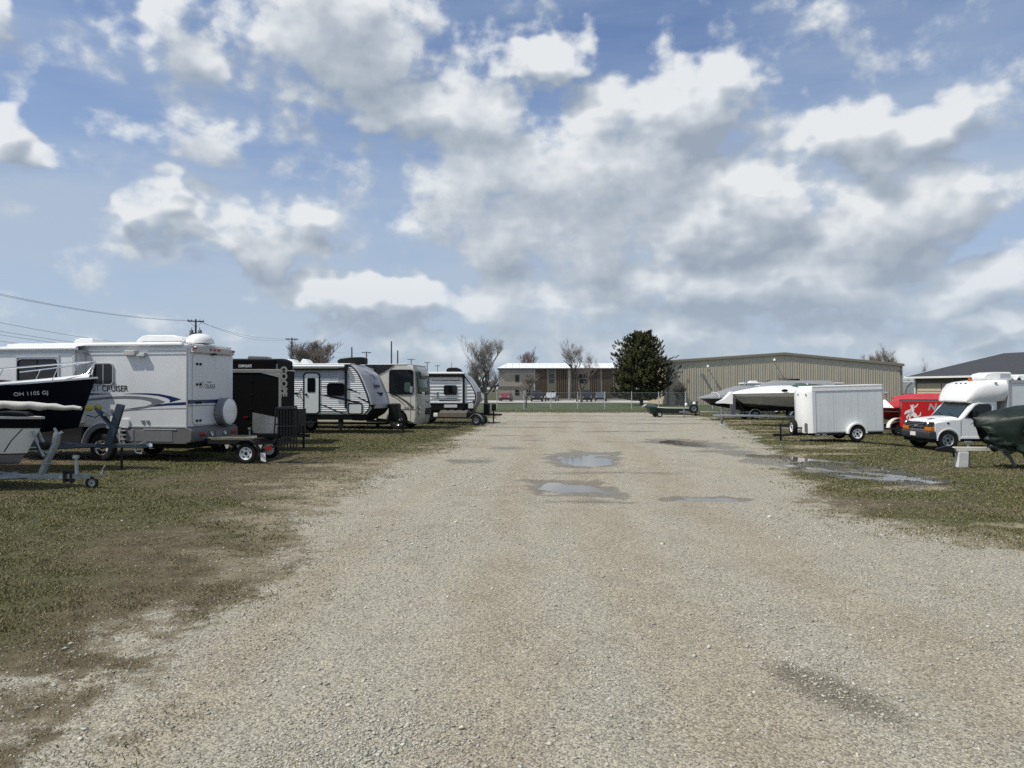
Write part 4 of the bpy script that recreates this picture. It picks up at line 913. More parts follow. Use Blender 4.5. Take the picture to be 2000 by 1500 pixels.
# ------------------------------------------------------------------ white ribbed travel trailer
def ribbed(poly_x, z0, z1, n, depth=.028):
    """ribbed siding: horizontal ribs between z0 and z1; poly_x(z) gives the ends"""
    mb = MB(); rows = []
    for i in range(n * 4 + 1):
        z = z0 + (z1 - z0) * i / (n * 4); d = -depth * (.35, 1, 1, .15)[i % 4]
        a, b = poly_x(z); rows.append([(a, d, z), (b, d, z), (b, .01, z), (a, .01, z)])
    return mb.loft(rows)
def travel_trailer():
    T = thing('ribbed_travel_trailer', (-6.28, 34.3, 0), R(-5), 'white ribbed travel trailer with grey nose cap, entry door and dark sweeping stripes', 'travel trailer')
    W = 2.35; L = 6.4
    nose = [(-.22, .86), (.0, 1.12), (.02, 1.35), (-.10, 1.75), (-.30, 2.25), (-.52, 2.72), (-.74, 2.98), (-.98, 3.10)]
    def nx(z):
        for (x0, z0), (x1, z1) in zip(nose, nose[1:]):
            if z0 <= z <= z1: return x0 + (x1 - x0) * (z - z0) / (z1 - z0)
        return nose[-1][0] if z > 3 else nose[0][0]
    part('body', MB().plate(nose + [(-L, 3.10), (-L, .86)], .012, W - .012), 'siding_white', T, bevel=.02)
    part('lower_siding', ribbed(lambda z: (-L, nx(z) - .10), .90, 2.48, 17), 'siding_white', T)
    part('upper_siding', ribbed(lambda z: (-L, min(nx(z) - .12, -1.52)), 2.48, 2.98, 6, .018), 'siding_grey', T)
    part('nose_siding', ribbed(lambda z: (-1.52, nx(z) - .12), 2.48, 3.0, 6), 'siding_white', T)
    part('nose_panel', MB().plate([(-1.50, 1.35), (-1.10, 1.35), (-1.10, 2.1), (-1.05, 2.4), (-1.0, 2.6), (-1.15, 2.88), (-1.50, 2.88)], -.030, -.012), 'siding_grey', T)
    part('edge_moulding', MB().stroke([(x - .10, z) for x, z in nose], [.05] * len(nose), -.034, .02), 'decal_black', T)
    # nose cap wraps from the side moulding forward round the front
    CY = [0, .04, .30, .70, W / 2, W - .70, W - .30, W - .04, W]; CX = [-.11, .04, .27, .42, .48, .42, .27, .04, -.11]
    capx = lambda y, z: nx(z) + float(np.interp(y, CY, CX)) * (1 if z < 2.6 else max(.35, 1 - (z - 2.6) * 1.25))
    cap = MB(); rows = []
    for z in np.linspace(1.14, 3.09, 22): rows.append([(capx(y, z), y if 0 < y < W else (-.014 if y == 0 else W + .014), z) for y in CY])
    part('nose_cap', cap.loft(rows), 'cap_grey', T, ang=50)
    part('nose_skirt', MB().loft([[(-.5, .05, .58), (-.25, W / 2, .56), (-.5, W - .05, .58), (-.9, W - .05, .6), (-.9, .05, .6)], [(.0, .03, .90), (.30, W / 2, .88), (.0, W - .03, .90), (-.9, W - .03, .9), (-.9, .03, .9)], [(.06, .02, 1.15), (.50, W / 2, 1.14), (.06, W - .02, 1.15), (-.9, W - .02, 1.1), (-.9, .02, 1.1)], [(.10, .0, 1.30), (.52, W / 2, 1.30), (.10, W, 1.30), (-.8, W, 1.3), (-.8, .0, 1.3)]]), 'black_plastic', T)
    # small winged emblem, name and chevron lie on the curved cap
    def on_cap(o, off=.012):
        for v in o.data.vertices: v.co.x = capx(v.co.y, v.co.z) + off + v.co.x
        return o
    em = MB().stroke([(.34, 2.62), (.46, 2.68), (.62, 2.60), (.66, 2.46), (.56, 2.36)], [.01, .05, .08, .07, .02], 0, .01, 'x').stroke([(.42, 2.72), (.34, 2.80), (.28, 2.83)], [.04, .03, .005], 0, .01, 'x')
    on_cap(part('bird_emblem', em, 'decal_grey', T))
    on_cap(text('nose_lettering', 'Jayco', .26, (0, .30, 2.08), (0, 1, 0), (0, 0, 1), 'decal_black', T, thick=.006, xs=.85, bold=.006))
    ch = MB().stroke([(.34, 1.86), (.44, 1.80), (.56, 1.72), (.60, 1.72), (.72, 1.80), (.82, 1.86)], [.01, .05, .09, .09, .05, .01], 0, .01, 'x')
    on_cap(part('chevron_emblem', ch, 'decal_black', T))
    # door
    door = part('door', MB().plate(rr(-3.06, -2.40, .92, 2.70, .14), -.045, 0), 'door_white', T, bevel=.01)
    part('door_surround', MB().ring(rr(-3.12, -2.34, .86, 2.76, .18), rr(-3.06, -2.40, .92, 2.70, .14), -.055, 0), 'decal_black', door)
    part('door_glass', MB().plate(rr(-2.92, -2.56, 1.86, 2.50, .05), -.06, -.03), 'glass_dark', door)
    part('door_handle', MB().box(-3.02, -2.93, -.08, -.03, 1.72, 1.80), 'black_plastic', door)
    part('grab_handle', MB().tube([(-3.2, -.01, 2.0), (-3.24, -.10, 1.95), (-3.24, -.10, 1.65), (-3.2, -.01, 1.6)], .018, 6), 'black_plastic', T)
    window(T, 'y', -1.99, -1.24, 1.72, 2.24, -.028, -1, r=.10)
    h = part('storage_hatch', MB().plate(rr(-1.02, -.44, .92, 1.34, .07), -.04, 0), 'door_white', T)
    part('hatch_seal', MB().ring(rr(-1.07, -.39, .87, 1.39, .10), rr(-1.02, -.44, .92, 1.34, .07), -.05, 0), 'decal_black', h)
    # sweeping stripes
    d = MB()
    for pts, ws in (([(-3.05, 1.80), (-2.3, 1.75), (-1.6, 1.62), (-.7, 1.42), (-.45, 1.40)], [.01, .03, .09, .07, .01]),
                    ([(-2.95, 1.46), (-2.2, 1.28), (-1.6, 1.02), (-1.25, .90), (-1.1, .89)], [.01, .045, .05, .04, .01]),
                    ([(-2.3, 2.13), (-1.99, 2.10)], [.02, .05]), ([(-1.24, 2.02), (-.9, 1.96), (-.5, 1.80)], [.03, .07, .01]),
                    ([(-.72, 1.70), (-.45, 1.56), (-.10, 1.40)], [.01, .05, .07])):
        d.stroke(pts, ws, -.031, 0)
    d.stroke([(-2.4, .98), (-1.1, .96)], [.015, .02], -.031, 0)
    part('side_stripe', d, 'decal_black', T)
    lg = MB().stroke([(-3.62, 1.76), (-3.40, 1.82), (-3.28, 1.76)], [.01, .07, .01], -.031, 0).stroke([(-3.5, 1.86), (-3.42, 1.74), (-3.3, 1.60)], [.01, .05, .01], -.031, 0)
    part('side_emblem', lg, 'decal_black', T)
    # awning
    part('awning_roll', MB().tube([(-L + .3, -.12, 3.02), (-1.18, -.12, 3.02)], .07, 10), 'gel_white', T)
    part('awning_rail', MB().box(-L + .2, -1.1, -.14, .0, 2.86, 2.94).box(-1.22, -1.06, -.17, 0, 2.84, 3.08), 'black_plastic', T)
    part('awning_arm', MB().box(-1.20, -1.11, -.10, -.02, 1.15, 2.92), 'black_plastic', T, bevel=.01)
    part('roof', MB().box(-L, -.95, -.03, W + .03, 3.10, 3.15), 'roof_white', T, bevel=.015)
    ac = part('air_conditioner', MB().plate([(-1.04, 3.15), (-1.10, 3.30), (-.98, 3.40), (-.6, 3.46), (-.2, 3.47), (-.12, 3.42), (-.12, 3.15)], .8, 1.5), 'black_plastic', T, bevel=.04)
    ac.location.x = -.42; ac.scale.x = 1.3
    for x, r_ in ((-4.0, .30), (-3.35, .26), (-4.8, .34)): part('roof_vent', MB().plate([(x - r_, 3.15), (x - r_ * .5, 3.40), (x + r_ * .3, 3.36), (x + r_, 3.15)], .8, 1.4), 'gel_white', T, bevel=.04)
    part('underbelly', MB().box(-L + .1, -.3, .06, W - .06, .62, .87), 'black_frame', T)
    for x in (-3.6, -4.35): wheel(T, (x, .02, .34), .34, .2, .2, rim='galv'); wheel(T, (x, W - .02, .34), .34, .2, .2, out=1, rim='galv')
    part('stabiliser', MB().box(-1.55, -1.35, .1, .25, .25, .62).tube([(-1.45, .17, .3), (-1.45, .17, .02)], .04, 6).box(-1.58, -1.32, .05, .3, 0, .03), 'black_frame', T)
    part('entry_step', MB().box(-3.0, -2.45, -.32, 0, .50, .56), 'black_frame', T)
    part('tongue', MB().tube([(-.3, .3, .58), (1.15, W / 2, .50)], .05, 6).tube([(-.3, W - .3, .58), (1.15, W / 2, .50)], .05, 6).box(1.05, 1.4, W / 2 - .06, W / 2 + .06, .46, .56).tube([(1.18, W / 2, .03), (1.18, W / 2, 1.0)], .04, 8), 'black_frame', T)
    part('gas_bottle_cover', MB().plate(rr(.56, 1.0, .60, 1.34, .10), W / 2 - .34, W / 2 + .34), 'black_plastic', T, bevel=.05)
travel_trailer()

# ------------------------------------------------------------------ beige motor coach
def coach():
    T = thing('beige_motor_coach', (-4.72, 38.0, 0), R(-9), 'beige flat fronted motor coach with large windscreen and dark curved stripes', 'motorhome')
    W = 2.45; L = 8.2
    side = [(-L, .32), (-L, 3.22), (-.55, 3.22), (-.25, 3.14), (-.06, 2.95), (.02, 1.6), (.06, 1.2), (.0, .55), (-.06, .30), (-.42, .28), (-.46, .55)]
    ar = [(-1.0 + .54 * math.cos(R(a)), .42 + .56 * math.sin(R(a))) for a in range(0, 181, 15)]
    prof = [(-L, .32), (-L, 3.22), (-.55, 3.22), (-.30, 3.15), (-.14, 2.98), (-.05, 1.6), (-.03, 1.2), (-.05, .6), (-.12, .30)] + ar[::1] + [(-1.6, .32)]
    part('body', MB().plate(prof, 0, W), 'coach_beige', T, bevel=.05, seg=3)
    # bulging front cap
    rows = []
    for z, bx in ((.28, .10), (.55, .22), (1.0, .27), (1.5, .25), (2.0, .20), (2.6, .08), (2.95, -.02), (3.12, -.14), (3.2, -.32)):
        rows.append([(-.18, .0, z)] + [(-.10 + (bx + .1) * math.sin(math.pi * k / 8) ** .55, W * k / 8, z) for k in range(1, 8)] + [(-.18, W, z)])
    part('front_cap', MB().loft(rows), 'coach_olive', T, ang=60)
    rows = []
    for z, bx in ((1.72, .235), (2.1, .20), (2.5, .12), (2.88, .015)):
        rows.append([(-.085 + (bx + .1) * math.sin(math.pi * k / 16) ** .55, W * k / 16, z) for k in (1.0, 2, 4, 6, 8, 10, 12, 14, 15)])
    ws = MB(); n = 9
    ws.add([p for r_ in rows for p in r_], [(i * n + j, i * n + j + 1, (i + 1) * n + j + 1, (i + 1) * n + j) for i in range(3) for j in range(n - 1)])
    wsp = part('windscreen', ws, 'glass_green', T)
    so_ = wsp.modifiers.new('t', 'SOLIDIFY'); so_.thickness = .02; so_.offset = 1
    rs2 = [[(x + .028, y, z) for x, y, z in r_[1:-1]] for r_ in rows[2:]]
    o = part('sun_shade', MB().loft(rs2, cap=False, closed=False), 'glass_dark', wsp); o.modifiers.new('t', 'SOLIDIFY').thickness = .006
    # roof edge
    part('roof', MB().box(-L, -.5, -.02, W + .02, 3.215, 3.255), 'roof_white', T, bevel=.01)
    part('awning', MB().box(-L + .3, -2.2, -.10, 0, 3.06, 3.20), 'decal_black', T)
    part('awning_corner', MB().plate([(-2.2, 3.20), (-1.15, 3.20), (-1.6, 2.9), (-2.2, 2.6)], -.03, 0), 'decal_black', T)
    # driver's window
    window(T, 'y', -1.36, -.20, 1.78, 2.92, 0, -1, r=.12, fr=.05)
    part('seat', MB().plate(rr(-.62, -.30, 1.85, 2.35, .1), -.024, -.018), 'glass_green', T)
    part('mirror', MB().plate(rr(-.34, -.16, 1.82, 2.14, .06), -.028, -.018), 'alloy', T, label='bright chrome mirror seen against the side glass')
    part('mirror', MB().plate(rr(.36, .46, 1.5, 1.85, .03), -.30, -.12).tube([(.0, .1, 1.75), (.40, -.2, 1.7)], .02, 6), 'alloy', T, bevel=.01)
    part('mirror', MB().plate(rr(.36, .46, 1.5, 1.85, .03), W + .12, W + .3).tube([(.0, W - .1, 1.75), (.40, W + .2, 1.7)], .02, 6), 'alloy', T, bevel=.01)
    # stripes
    d = MB().stroke([(-1.55, 1.86), (-1.0, 1.66), (-.5, 1.35), (-.18, 1.05)], [.02, .07, .11, .16], -.006, 0).stroke([(-1.45, 1.74), (-.95, 1.50), (-.55, 1.15)], [.01, .04, .02], -.006, 0)
    part('curved_stripe', d, 'coach_brown', T)
    part('belt_line', MB().box(-1.3, -.06, -.012, .0, .98, 1.01).box(-L, -1.7, -.012, 0, .98, 1.01), 'coach_brown', T)
    part('door_seam', MB().box(-.32, -.305, -.008, 0, .35, 1.75), 'decal_grey', T)
    part('maker_badge', MB().box(-.62, -.38, -.014, 0, 1.06, 1.10), 'decal_grey', T)
    for z in (1.08, .82): part('headlight', MB().lathe([(.10, 0), (.09, .04), (.01, .055)], (.075, .26, z), 'x', 14), 'alloy', T)
    for z in (1.08, .82): part('headlight', MB().lathe([(.10, 0), (.09, .04), (.01, .055)], (.075, W - .26, z), 'x', 14), 'alloy', T)
    part('grille', MB().box(.20, .275, .8, W - .8, .72, 1.05), 'black_plastic', T, bevel=.02)
    part('front_emblem', MB().stroke([(.85, 1.42), (1.05, 1.34), (1.22, 1.30), (1.4, 1.38), (1.58, 1.40)], [.01, .03, .09, .03, .01], .26, .275, 'x'), 'cap_mid', T)
    part('arch_liner', MB().plate([(-1.0 + .53 * math.cos(R(a)), .42 + .55 * math.sin(R(a))) for a in range(0, 181, 15)], .34, .37), 'black_plastic', T)
    wheel(T, (-1.0, .14, .44), .44, .25, .26, rim='chrome'); wheel(T, (-1.0, W - .14, .44), .44, .25, .26, out=1, rim='chrome'); wheel(T, (-6.2, .14, .44), .44, .25, .26, rim='chrome')
    part('chassis', MB().box(-L + .2, -1.7, .3, W - .3, .22, .40), 'black_frame', T)
    part('jack_stand', MB().box(-2.2, -2.05, .3, .45, .0, .35), 'black_frame', T)
coach()

# ------------------------------------------------------------------ smaller travel trailer at the end of the row
def small_trailer():
    T = thing('end_travel_trailer', (-2.0, 44.2, 0), R(-3), 'smaller white and dark grey travel trailer, last in the left row before the fence', 'travel trailer')
    W = 2.3; L = 5.6
    nose = [(-.28, .80), (-.05, 1.25), (.0, 1.55), (-.06, 1.85), (-.30, 2.3), (-.62, 2.70), (-.92, 2.94)]
    def nx(z):
        for (x0, z0), (x1, z1) in zip(nose, nose[1:]):
            if z0 <= z <= z1: return x0 + (x1 - x0) * (z - z0) / (z1 - z0)
        return nose[-1][0]
    part('body', MB().plate(nose + [(-L, 2.94), (-L, .80)], .012, W - .012), 'siding_white', T, bevel=.02)
    part('siding', ribbed(lambda z: (-L, nx(z) - .12), 1.18, 2.86, 9, .028), 'siding_white', T)
    part('lower_band', MB().box(-L, -.22, -.012, .02, .80, 1.18), 'black_plastic', T)
    part('edge_moulding', MB().stroke([(x - .09, z) for x, z in nose], [.06] * len(nose), -.022, .02), 'decal_black', T)
    rows = [[(x - .09, -.012, z), (x + .02, .06, z), (x + .10, .5, z), (x + .12, W / 2, z), (x + .10, W - .5, z), (x + .02, W - .06, z), (x - .09, W + .012, z)] for x, z in nose[3:]]
    part('nose_cap', MB().loft(rows), 'cap_grey', T)
    rows = [[(x - .09, -.012, z), (x + .02, .06, z), (x + .08, .5, z), (x + .10, W / 2, z), (x + .08, W - .5, z), (x + .02, W - .06, z), (x - .09, W + .012, z)] for x, z in nose[:4]]
    part('nose_skirt', MB().loft(rows), 'skirt_grey', T)
    window(T, 'y', -1.90, -1.20, 1.70, 2.20, -.028, -1, r=.07)
    part('slide_box', MB().ring(rr(-2.95, -.83, 1.20, 2.68, .02), rr(-2.9, -.90, 1.25, 2.63, .02), -.045, 0), 'siding_white', T)
    part('awning_rail', MB().box(-L + .1, -.72, -.12, 0, 2.70, 2.88).box(-.84, -.72, -.08, -.01, .92, 2.80), 'black_plastic', T)
    part('awning_roll', MB().tube([(-L + .1, -.10, 2.91), (-.75, -.10, 2.91)], .05, 8), 'gel_white', T)
    part('side_stripe', MB().stroke([(-2.6, 2.52), (-1.0, 2.51)], [.03, .05], -.031, 0).stroke([(-2.6, 1.47), (-1.2, 1.45), (-1.0, 1.43)], [.03, .05, .01], -.031, 0).stroke([(-2.2, 1.36), (-1.0, 1.32)], [.06, .02], -.031, 0), 'decal_black', T)
    for (a, b, c, d_) in ((-1.92, -1.16, .94, 1.12), (-.52, -.22, .90, 1.22)):
        h = part('storage_hatch', MB().plate(rr(a, b, c, d_, .05), -.03, 0), 'door_white', T); part('hatch_seal', MB().ring(rr(a - .04, b + .04, c - .04, d_ + .04, .07), rr(a, b, c, d_, .05), -.035, 0), 'decal_black', h)
    part('power_inlet', MB().lathe([(.05, 0), (.05, -.04), (.01, -.05)], (-.22, -.01, 1.30), 'y', 10), 'black_plastic', T)
    part('roof', MB().box(-L, -.88, -.03, W + .03, 2.94, 2.99), 'roof_white', T, bevel=.015)
    part('air_conditioner', MB().plate([(-1.9, 2.99), (-1.9, 3.18), (-1.75, 3.26), (-1.3, 3.26), (-1.1, 3.18), (-1.0, 2.99)], .8, 1.5), 'black_plastic', T, bevel=.04)
    part('aerial', MB().tube([(-1.6, .9, 3.2), (-1.6, .9, 3.55)], .02, 5), 'cap_mid', T)
    part('underbelly', MB().box(-L + .1, -.3, .06, W - .06, .55, .82), 'black_frame', T)
    for x in (-3.0, -3.7): wheel(T, (x, .02, .33), .33, .2, .2); wheel(T, (x, W - .02, .33), .33, .2, .2, out=1)
    part('tongue', MB().tube([(-.3, .3, .55), (1.1, W / 2, .48)], .05, 6).tube([(-.3, W - .3, .55), (1.1, W / 2, .48)], .05, 6).box(1.0, 1.35, W / 2 - .06, W / 2 + .06, .44, .54).tube([(.85, W / 2, .02), (.85, W / 2, .9)], .04, 8), 'black_frame', T)
    part('battery_box', MB().box(.30, .62, .7, 1.5, .56, 1.15), 'black_plastic', T, bevel=.03)
    part('jack_head', MB().plate(rr(.75, 1.0, .72, 1.12, .06), W / 2 - .12, W / 2 + .12), 'black_plastic', T, bevel=.02)
small_trailer()
def tarp_cart():
    T = thing('low_cart', (-1.95, 42.3, gz(-2, 42)), R(-14), 'low dark trailer loaded with a grey tarp bundle beside the end travel trailer', 'trailer')
    part('frame', MB().box(-2.6, .15, 0, .06, .36, .44).box(-2.6, .15, 1.0, 1.06, .36, .44).box(-2.6, -2.5, 0, 1.06, .36, .44).box(.05, .15, 0, 1.06, .36, .44), 'black_frame', T)
    rows = []
    for i in range(11):
        x = -2.2 + i * .16; rows.append([(x, .53 + .50 * math.cos(a), .45 + (.36 + .03 * math.sin(i * 2.2)) * max(0, math.sin(a)) ** .5 - (.0 if math.sin(a) > 0 else .02)) for a in np.linspace(0, math.pi, 9)])
    part('tarp_load', MB().loft(rows), 'coach_brown', T)
    part('toolbox', MB().box(-.55, -.15, .1, .8, .45, .72), 'black_plastic', T, bevel=.02)
    for y in (-.10, 1.16): wheel(T, (0.02, y, .27), .27, .16, .14, out=-1 if y < 0 else 1, rim='galv')
    part('fender', MB().stroke([(.36 * math.cos(R(a)), .28 + .36 * math.sin(R(a))) for a in range(10, 171, 20)], [.02] * 9, -.2, .0), 'galv', T)
    part('load_edge', MB().box(-2.55, -2.3, .1, .3, .44, .66), 'gel_white', T, bevel=.03)
    part('tongue', MB().box(-3.4, -2.6, .5, .56, .36, .42), 'black_frame', T)
tarp_cart()
# ================================================================== RIGHT ROW (fronts point toward the drive, local +x away from it)
# ------------------------------------------------------------------ white cargo trailer
def cargo_trailer():
    T = thing('white_cargo_trailer', (11.20, 29.0, gz(13, 29)), R(-2), 'small white enclosed cargo trailer with mildewed sides and white wheel arches', 'trailer', ry=R(-1.6))
    W = 1.55; L = 2.78
    part('body', MB().plate([(.16, .36), (.16, 1.98), (.30, 2.06), (L, 2.06), (L, .36)], 0, W), 'trailer_white', T, bevel=.02)
    nose = []
    for z, ins in ((.34, 0), (1.86, 0), (2.0, .05), (2.08, .16)):
        nose.append([(.20, -.012, z), (.02 + ins, .06, z), (-.12 + ins, .42, z), (-.16 + ins, W / 2, z), (-.12 + ins, W - .42, z), (.02 + ins, W - .06, z), (.20, W + .012, z)])
    part('nose', MB().loft(nose), 'gel_white', T, ang=55)
    part('corner_trim', MB().box(.17, .30, -.016, .02, .34, 2.05), 'trailer_white', T, bevel=.008)
    part('roof_cap', MB().box(.18, L + .01, -.03, W + .03, 2.06, 2.12).box(.18, L + .01, -.022, 0, 1.92, 2.06), 'roof_white', T, bevel=.015)
    part('rear_frame', MB().box(L - .005, L + .02, -.012, .06, .34, 2.06), 'letter_grey', T)
    part('sill', MB().box(.2, L, -.012, .02, .33, .37), 'rv_grey', T)
    for x in (.95, 1.85): part('seam', MB().box(x, x + .010, -.004, 0, .38, 1.92), 'decal_pale', T)
    for x in np.arange(.45, L, .29): part('rivet_strip', MB().box(x, x + .006, -.0045, 0, .40, 1.90), 'trailer_white', T)
    part('rear_lock', MB().box(L - .03, L + .05, .10, .16, .9, 1.3), 'galv', T)
    for y in (.10, .60): part('marker_light', MB().lathe([(.035, 0), (.03, -.02), (.01, -.025)], (-.02 if y < .3 else -.14, y, 1.80), 'x', 10), 'black_plastic', T)
    arc = [(1.76 + .37 * math.cos(R(a)), .30 + .40 * math.sin(R(a))) for a in range(0, 181, 12)]; inn = [(1.76 + .31 * math.cos(R(a)), .30 + .34 * math.sin(R(a))) for a in range(0, 181, 12)]
    part('fender', MB().plate(arc + inn[::-1], -.20, .0), 'gel_white', T, bevel=.008)
    part('arch_liner', MB().plate(inn, -.004, 0), 'black_plastic', T)
    wheel(T, (1.76, -.08, .29), .29, .19, .185, rim='rim_white'); wheel(T, (1.76, W + .08, .29), .29, .19, .185, out=1)
    part('chassis', MB().box(.2, L, .06, W - .06, .24, .34), 'black_frame', T)
    part('corner_guard', MB().plate(rr(-.10, .0, .36, .72, .03), .08, .12), 'cap_mid', T)
    sp = wheel(T, (-.42, .42, .56), .30, .18, .18, out=-1, rim='rim_white', ax='x'); sp.name = 'spare_wheel'
    part('spare_bracket', MB().box(-.42, -.1, .38, .46, .50, .56), 'black_frame', T)
    part('tongue', MB().tube([(.2, .3, .3), (-.95, W / 2 - .2, .26)], .04, 6).tube([(.2, W - .3, .3), (-.95, W / 2 - .2, .26)], .04, 6).box(-1.15, -.9, W / 2 - .26, W / 2 - .14, .22, .32), 'black_frame', T)
    part('jack', MB().tube([(-.86, W / 2 - .2, .03), (-.86, W / 2 - .2, .70)], .035, 8).tube([(-.86, W / 2 - .2, .66), (-.76, W / 2 - .2, .74), (-.74, W / 2 - .2, .84)], .015, 5).box(-1.0, -.76, W / 2 - .3, W / 2 - .1, .0, .03), 'black_frame', T)
    part('safety_chain', MB().box(.25, .42, -.03, -.01, .26, .31).box(.5, .66, -.03, -.01, .26, .31), 'galv', T)
cargo_trailer()

# ------------------------------------------------------------------ white cabin cruiser on its trailer
def cruiser():
    T = thing('cabin_cruiser', (11.95, 42.2, 0), R(180), 'white cabin cruiser with pale grey topsides and black bottom on a galvanised trailer', 'boat')
    L, B = 7.6, 2.6; sh = lambda t: 1.74 + .08 * math.sin(t * 2.4); kl = lambda t: 1.05 - .42 * min(1, t * 1.7)
    part('hull_bottom', hull_part(MB(), hull_rows(L, B, sh, kl, 1.0, 0, .24, 5, full=.6, vee=.6, flare=.25)), 'hull_black', T)
    part('topsides', hull_part(MB(), hull_rows(L, B, sh, kl, 1.0, .24, .80, 6, full=.6, vee=.6, flare=.25)), 'hull_grey', T)
    part('sheer_strake', hull_part(MB(), hull_rows(L * 1.001, B * 1.01, sh, kl, 1.0, .80, 1, 3, full=.6, vee=.6, flare=.25)), 'gel_white', T)
    part('boot_stripe', hull_part(MB(), hull_rows(L * .999, B * 1.004, sh, kl, 1.0, .24, .27, 1, full=.6, vee=.6, flare=.25)), 'cap_mid', T)
    rows = []
    for i in range(15):
        t = .01 + i / 14 * .6; b = B / 2 * math.sin(math.pi / 2 * min(1, t / .6)) ** .8 * .96; hgt = .06 + .34 * math.sin(min(1, t / .34) * math.pi / 2)
        rows.append([(-t * L, b * c, sh(t) + hgt * (1 - abs(c) ** 2.6)) for c in (-1, -.85, -.6, -.3, 0, .3, .6, .85, 1)])
    n = 9; part('foredeck', MB().loft(rows), 'gel_white', T)
    for x in (-2.65, -3.65):
        part('porthole', MB().lathe([(.14, 0), (.14, .05), (.02, .055)], (0, 0, 0), 'y', 16), 'black_plastic', T).location = (x, 1.06, 1.93)
    for o in [c for c in T.children if c.name.startswith('porthole')]: o.scale = (1.25, 1, .55); o.rotation_euler = (R(-28), 0, 0)
    ws = MB()
    P = [(-2.9, 0, 2.06, -3.6, 0, 2.36), (-3.1, .55, 2.06, -3.7, .5, 2.35), (-3.7, .98, 2.0, -4.0, .88, 2.30), (-4.7, 1.12, 1.92, -4.7, 1.04, 2.24)]
    full = [(a, -b, c, d, -e, f) for a, b, c, d, e, f in P[:0:-1]] + P
    ws.add([p[:3] for p in full] + [p[3:] for p in full], [(i, i + 1, i + 8, i + 7) for i in range(6)])
    wp = part('windscreen', ws, 'glass_green', T); s_ = wp.modifiers.new('t', 'SOLIDIFY'); s_.thickness = .02
    part('windscreen_frame', MB().tube([p[3:] for p in full], .025, 6).tube([p[:3] for p in full], .02, 6), 'alloy', wp)
    part('cockpit_side', MB().loft([[(-4.4 - .8 * i, 1.20, 1.7), (-4.4 - .8 * i, 1.14, 2.0 - .02 * i), (-4.4 - .8 * i, 1.06, 2.0 - .02 * i), (-4.4 - .8 * i, 1.06, 1.6)] for i in range(5)]), 'gel_white', T)
    fr = MB()
    for sy in (-.75, .75): fr.tube([(.9, 0, .55), (-.6, sy, .55), (-7.2, sy, .42)], .055, 6)
    for x in (-1.5, -3.6, -5.8): fr.box(x - .04, x + .04, -.75, .75, .44, .54)
    part('trailer_frame', fr, 'galv', T)
    for x in (-4.25, -5.05):
        for sy in (-1, 1): wheel(T, (x, sy * 1.05, .33), .33, .2, .2, out=sy)
    for sy in (-1, 1):
        P = [(-3.72, .50), (-3.85, .70), (-4.15, .78), (-5.15, .78), (-5.45, .70), (-5.58, .5)]; part('fender', MB().stroke(P, [.05] * 6, sy * .92, sy * 1.2), 'gel_white', T)
    part('winch_post', MB().box(-.30, -.05, -.12, .12, .58, 1.55).tube([(-.05, 0, 1.2), (.15, 0, 1.35)], .03, 6), 'cap_mid', T, bevel=.02)
    part('winch_strut', MB().tube([(-.3, .1, 1.1), (-.75, .3, .6)], .03, 6).tube([(-.55, .0, 1.12), (-.95, .0, .6)], .03, 6), 'black_frame', T)
    part('jack', MB().tube([(.42, 0, .08), (.42, 0, 1.0)], .055, 8), 'cap_mid', T)
    part('pulpit', MB().loft([[(.55 - .5 * i, s * (.06 + .30 * i), 1.18 + .0 * i), (.55 - .5 * i, s * (.05 + .28 * i), 1.28 + .14 * i + .12 * i * i)][::s] for i in (0, .5, 1, 1.6) for s in (1,)][:0] or [[(.75, -.05, 1.22), (.75, .05, 1.22), (.75, .05, 1.27), (.75, -.05, 1.27)], [(.35, -.22, 1.22), (.35, .22, 1.22), (.35, .22, 1.45), (.35, -.22, 1.45)], [(-.08, -.36, 1.18), (-.08, .36, 1.18), (-.08, .36, 1.86), (-.08, -.36, 1.86)]]), 'gel_white', T, label='white wedge shaped bow shield ahead of the hull')
    blk = part('timber_block', MB().box(.30, .54, -.12, .12, 0, .09), 'block', T)
cruiser()

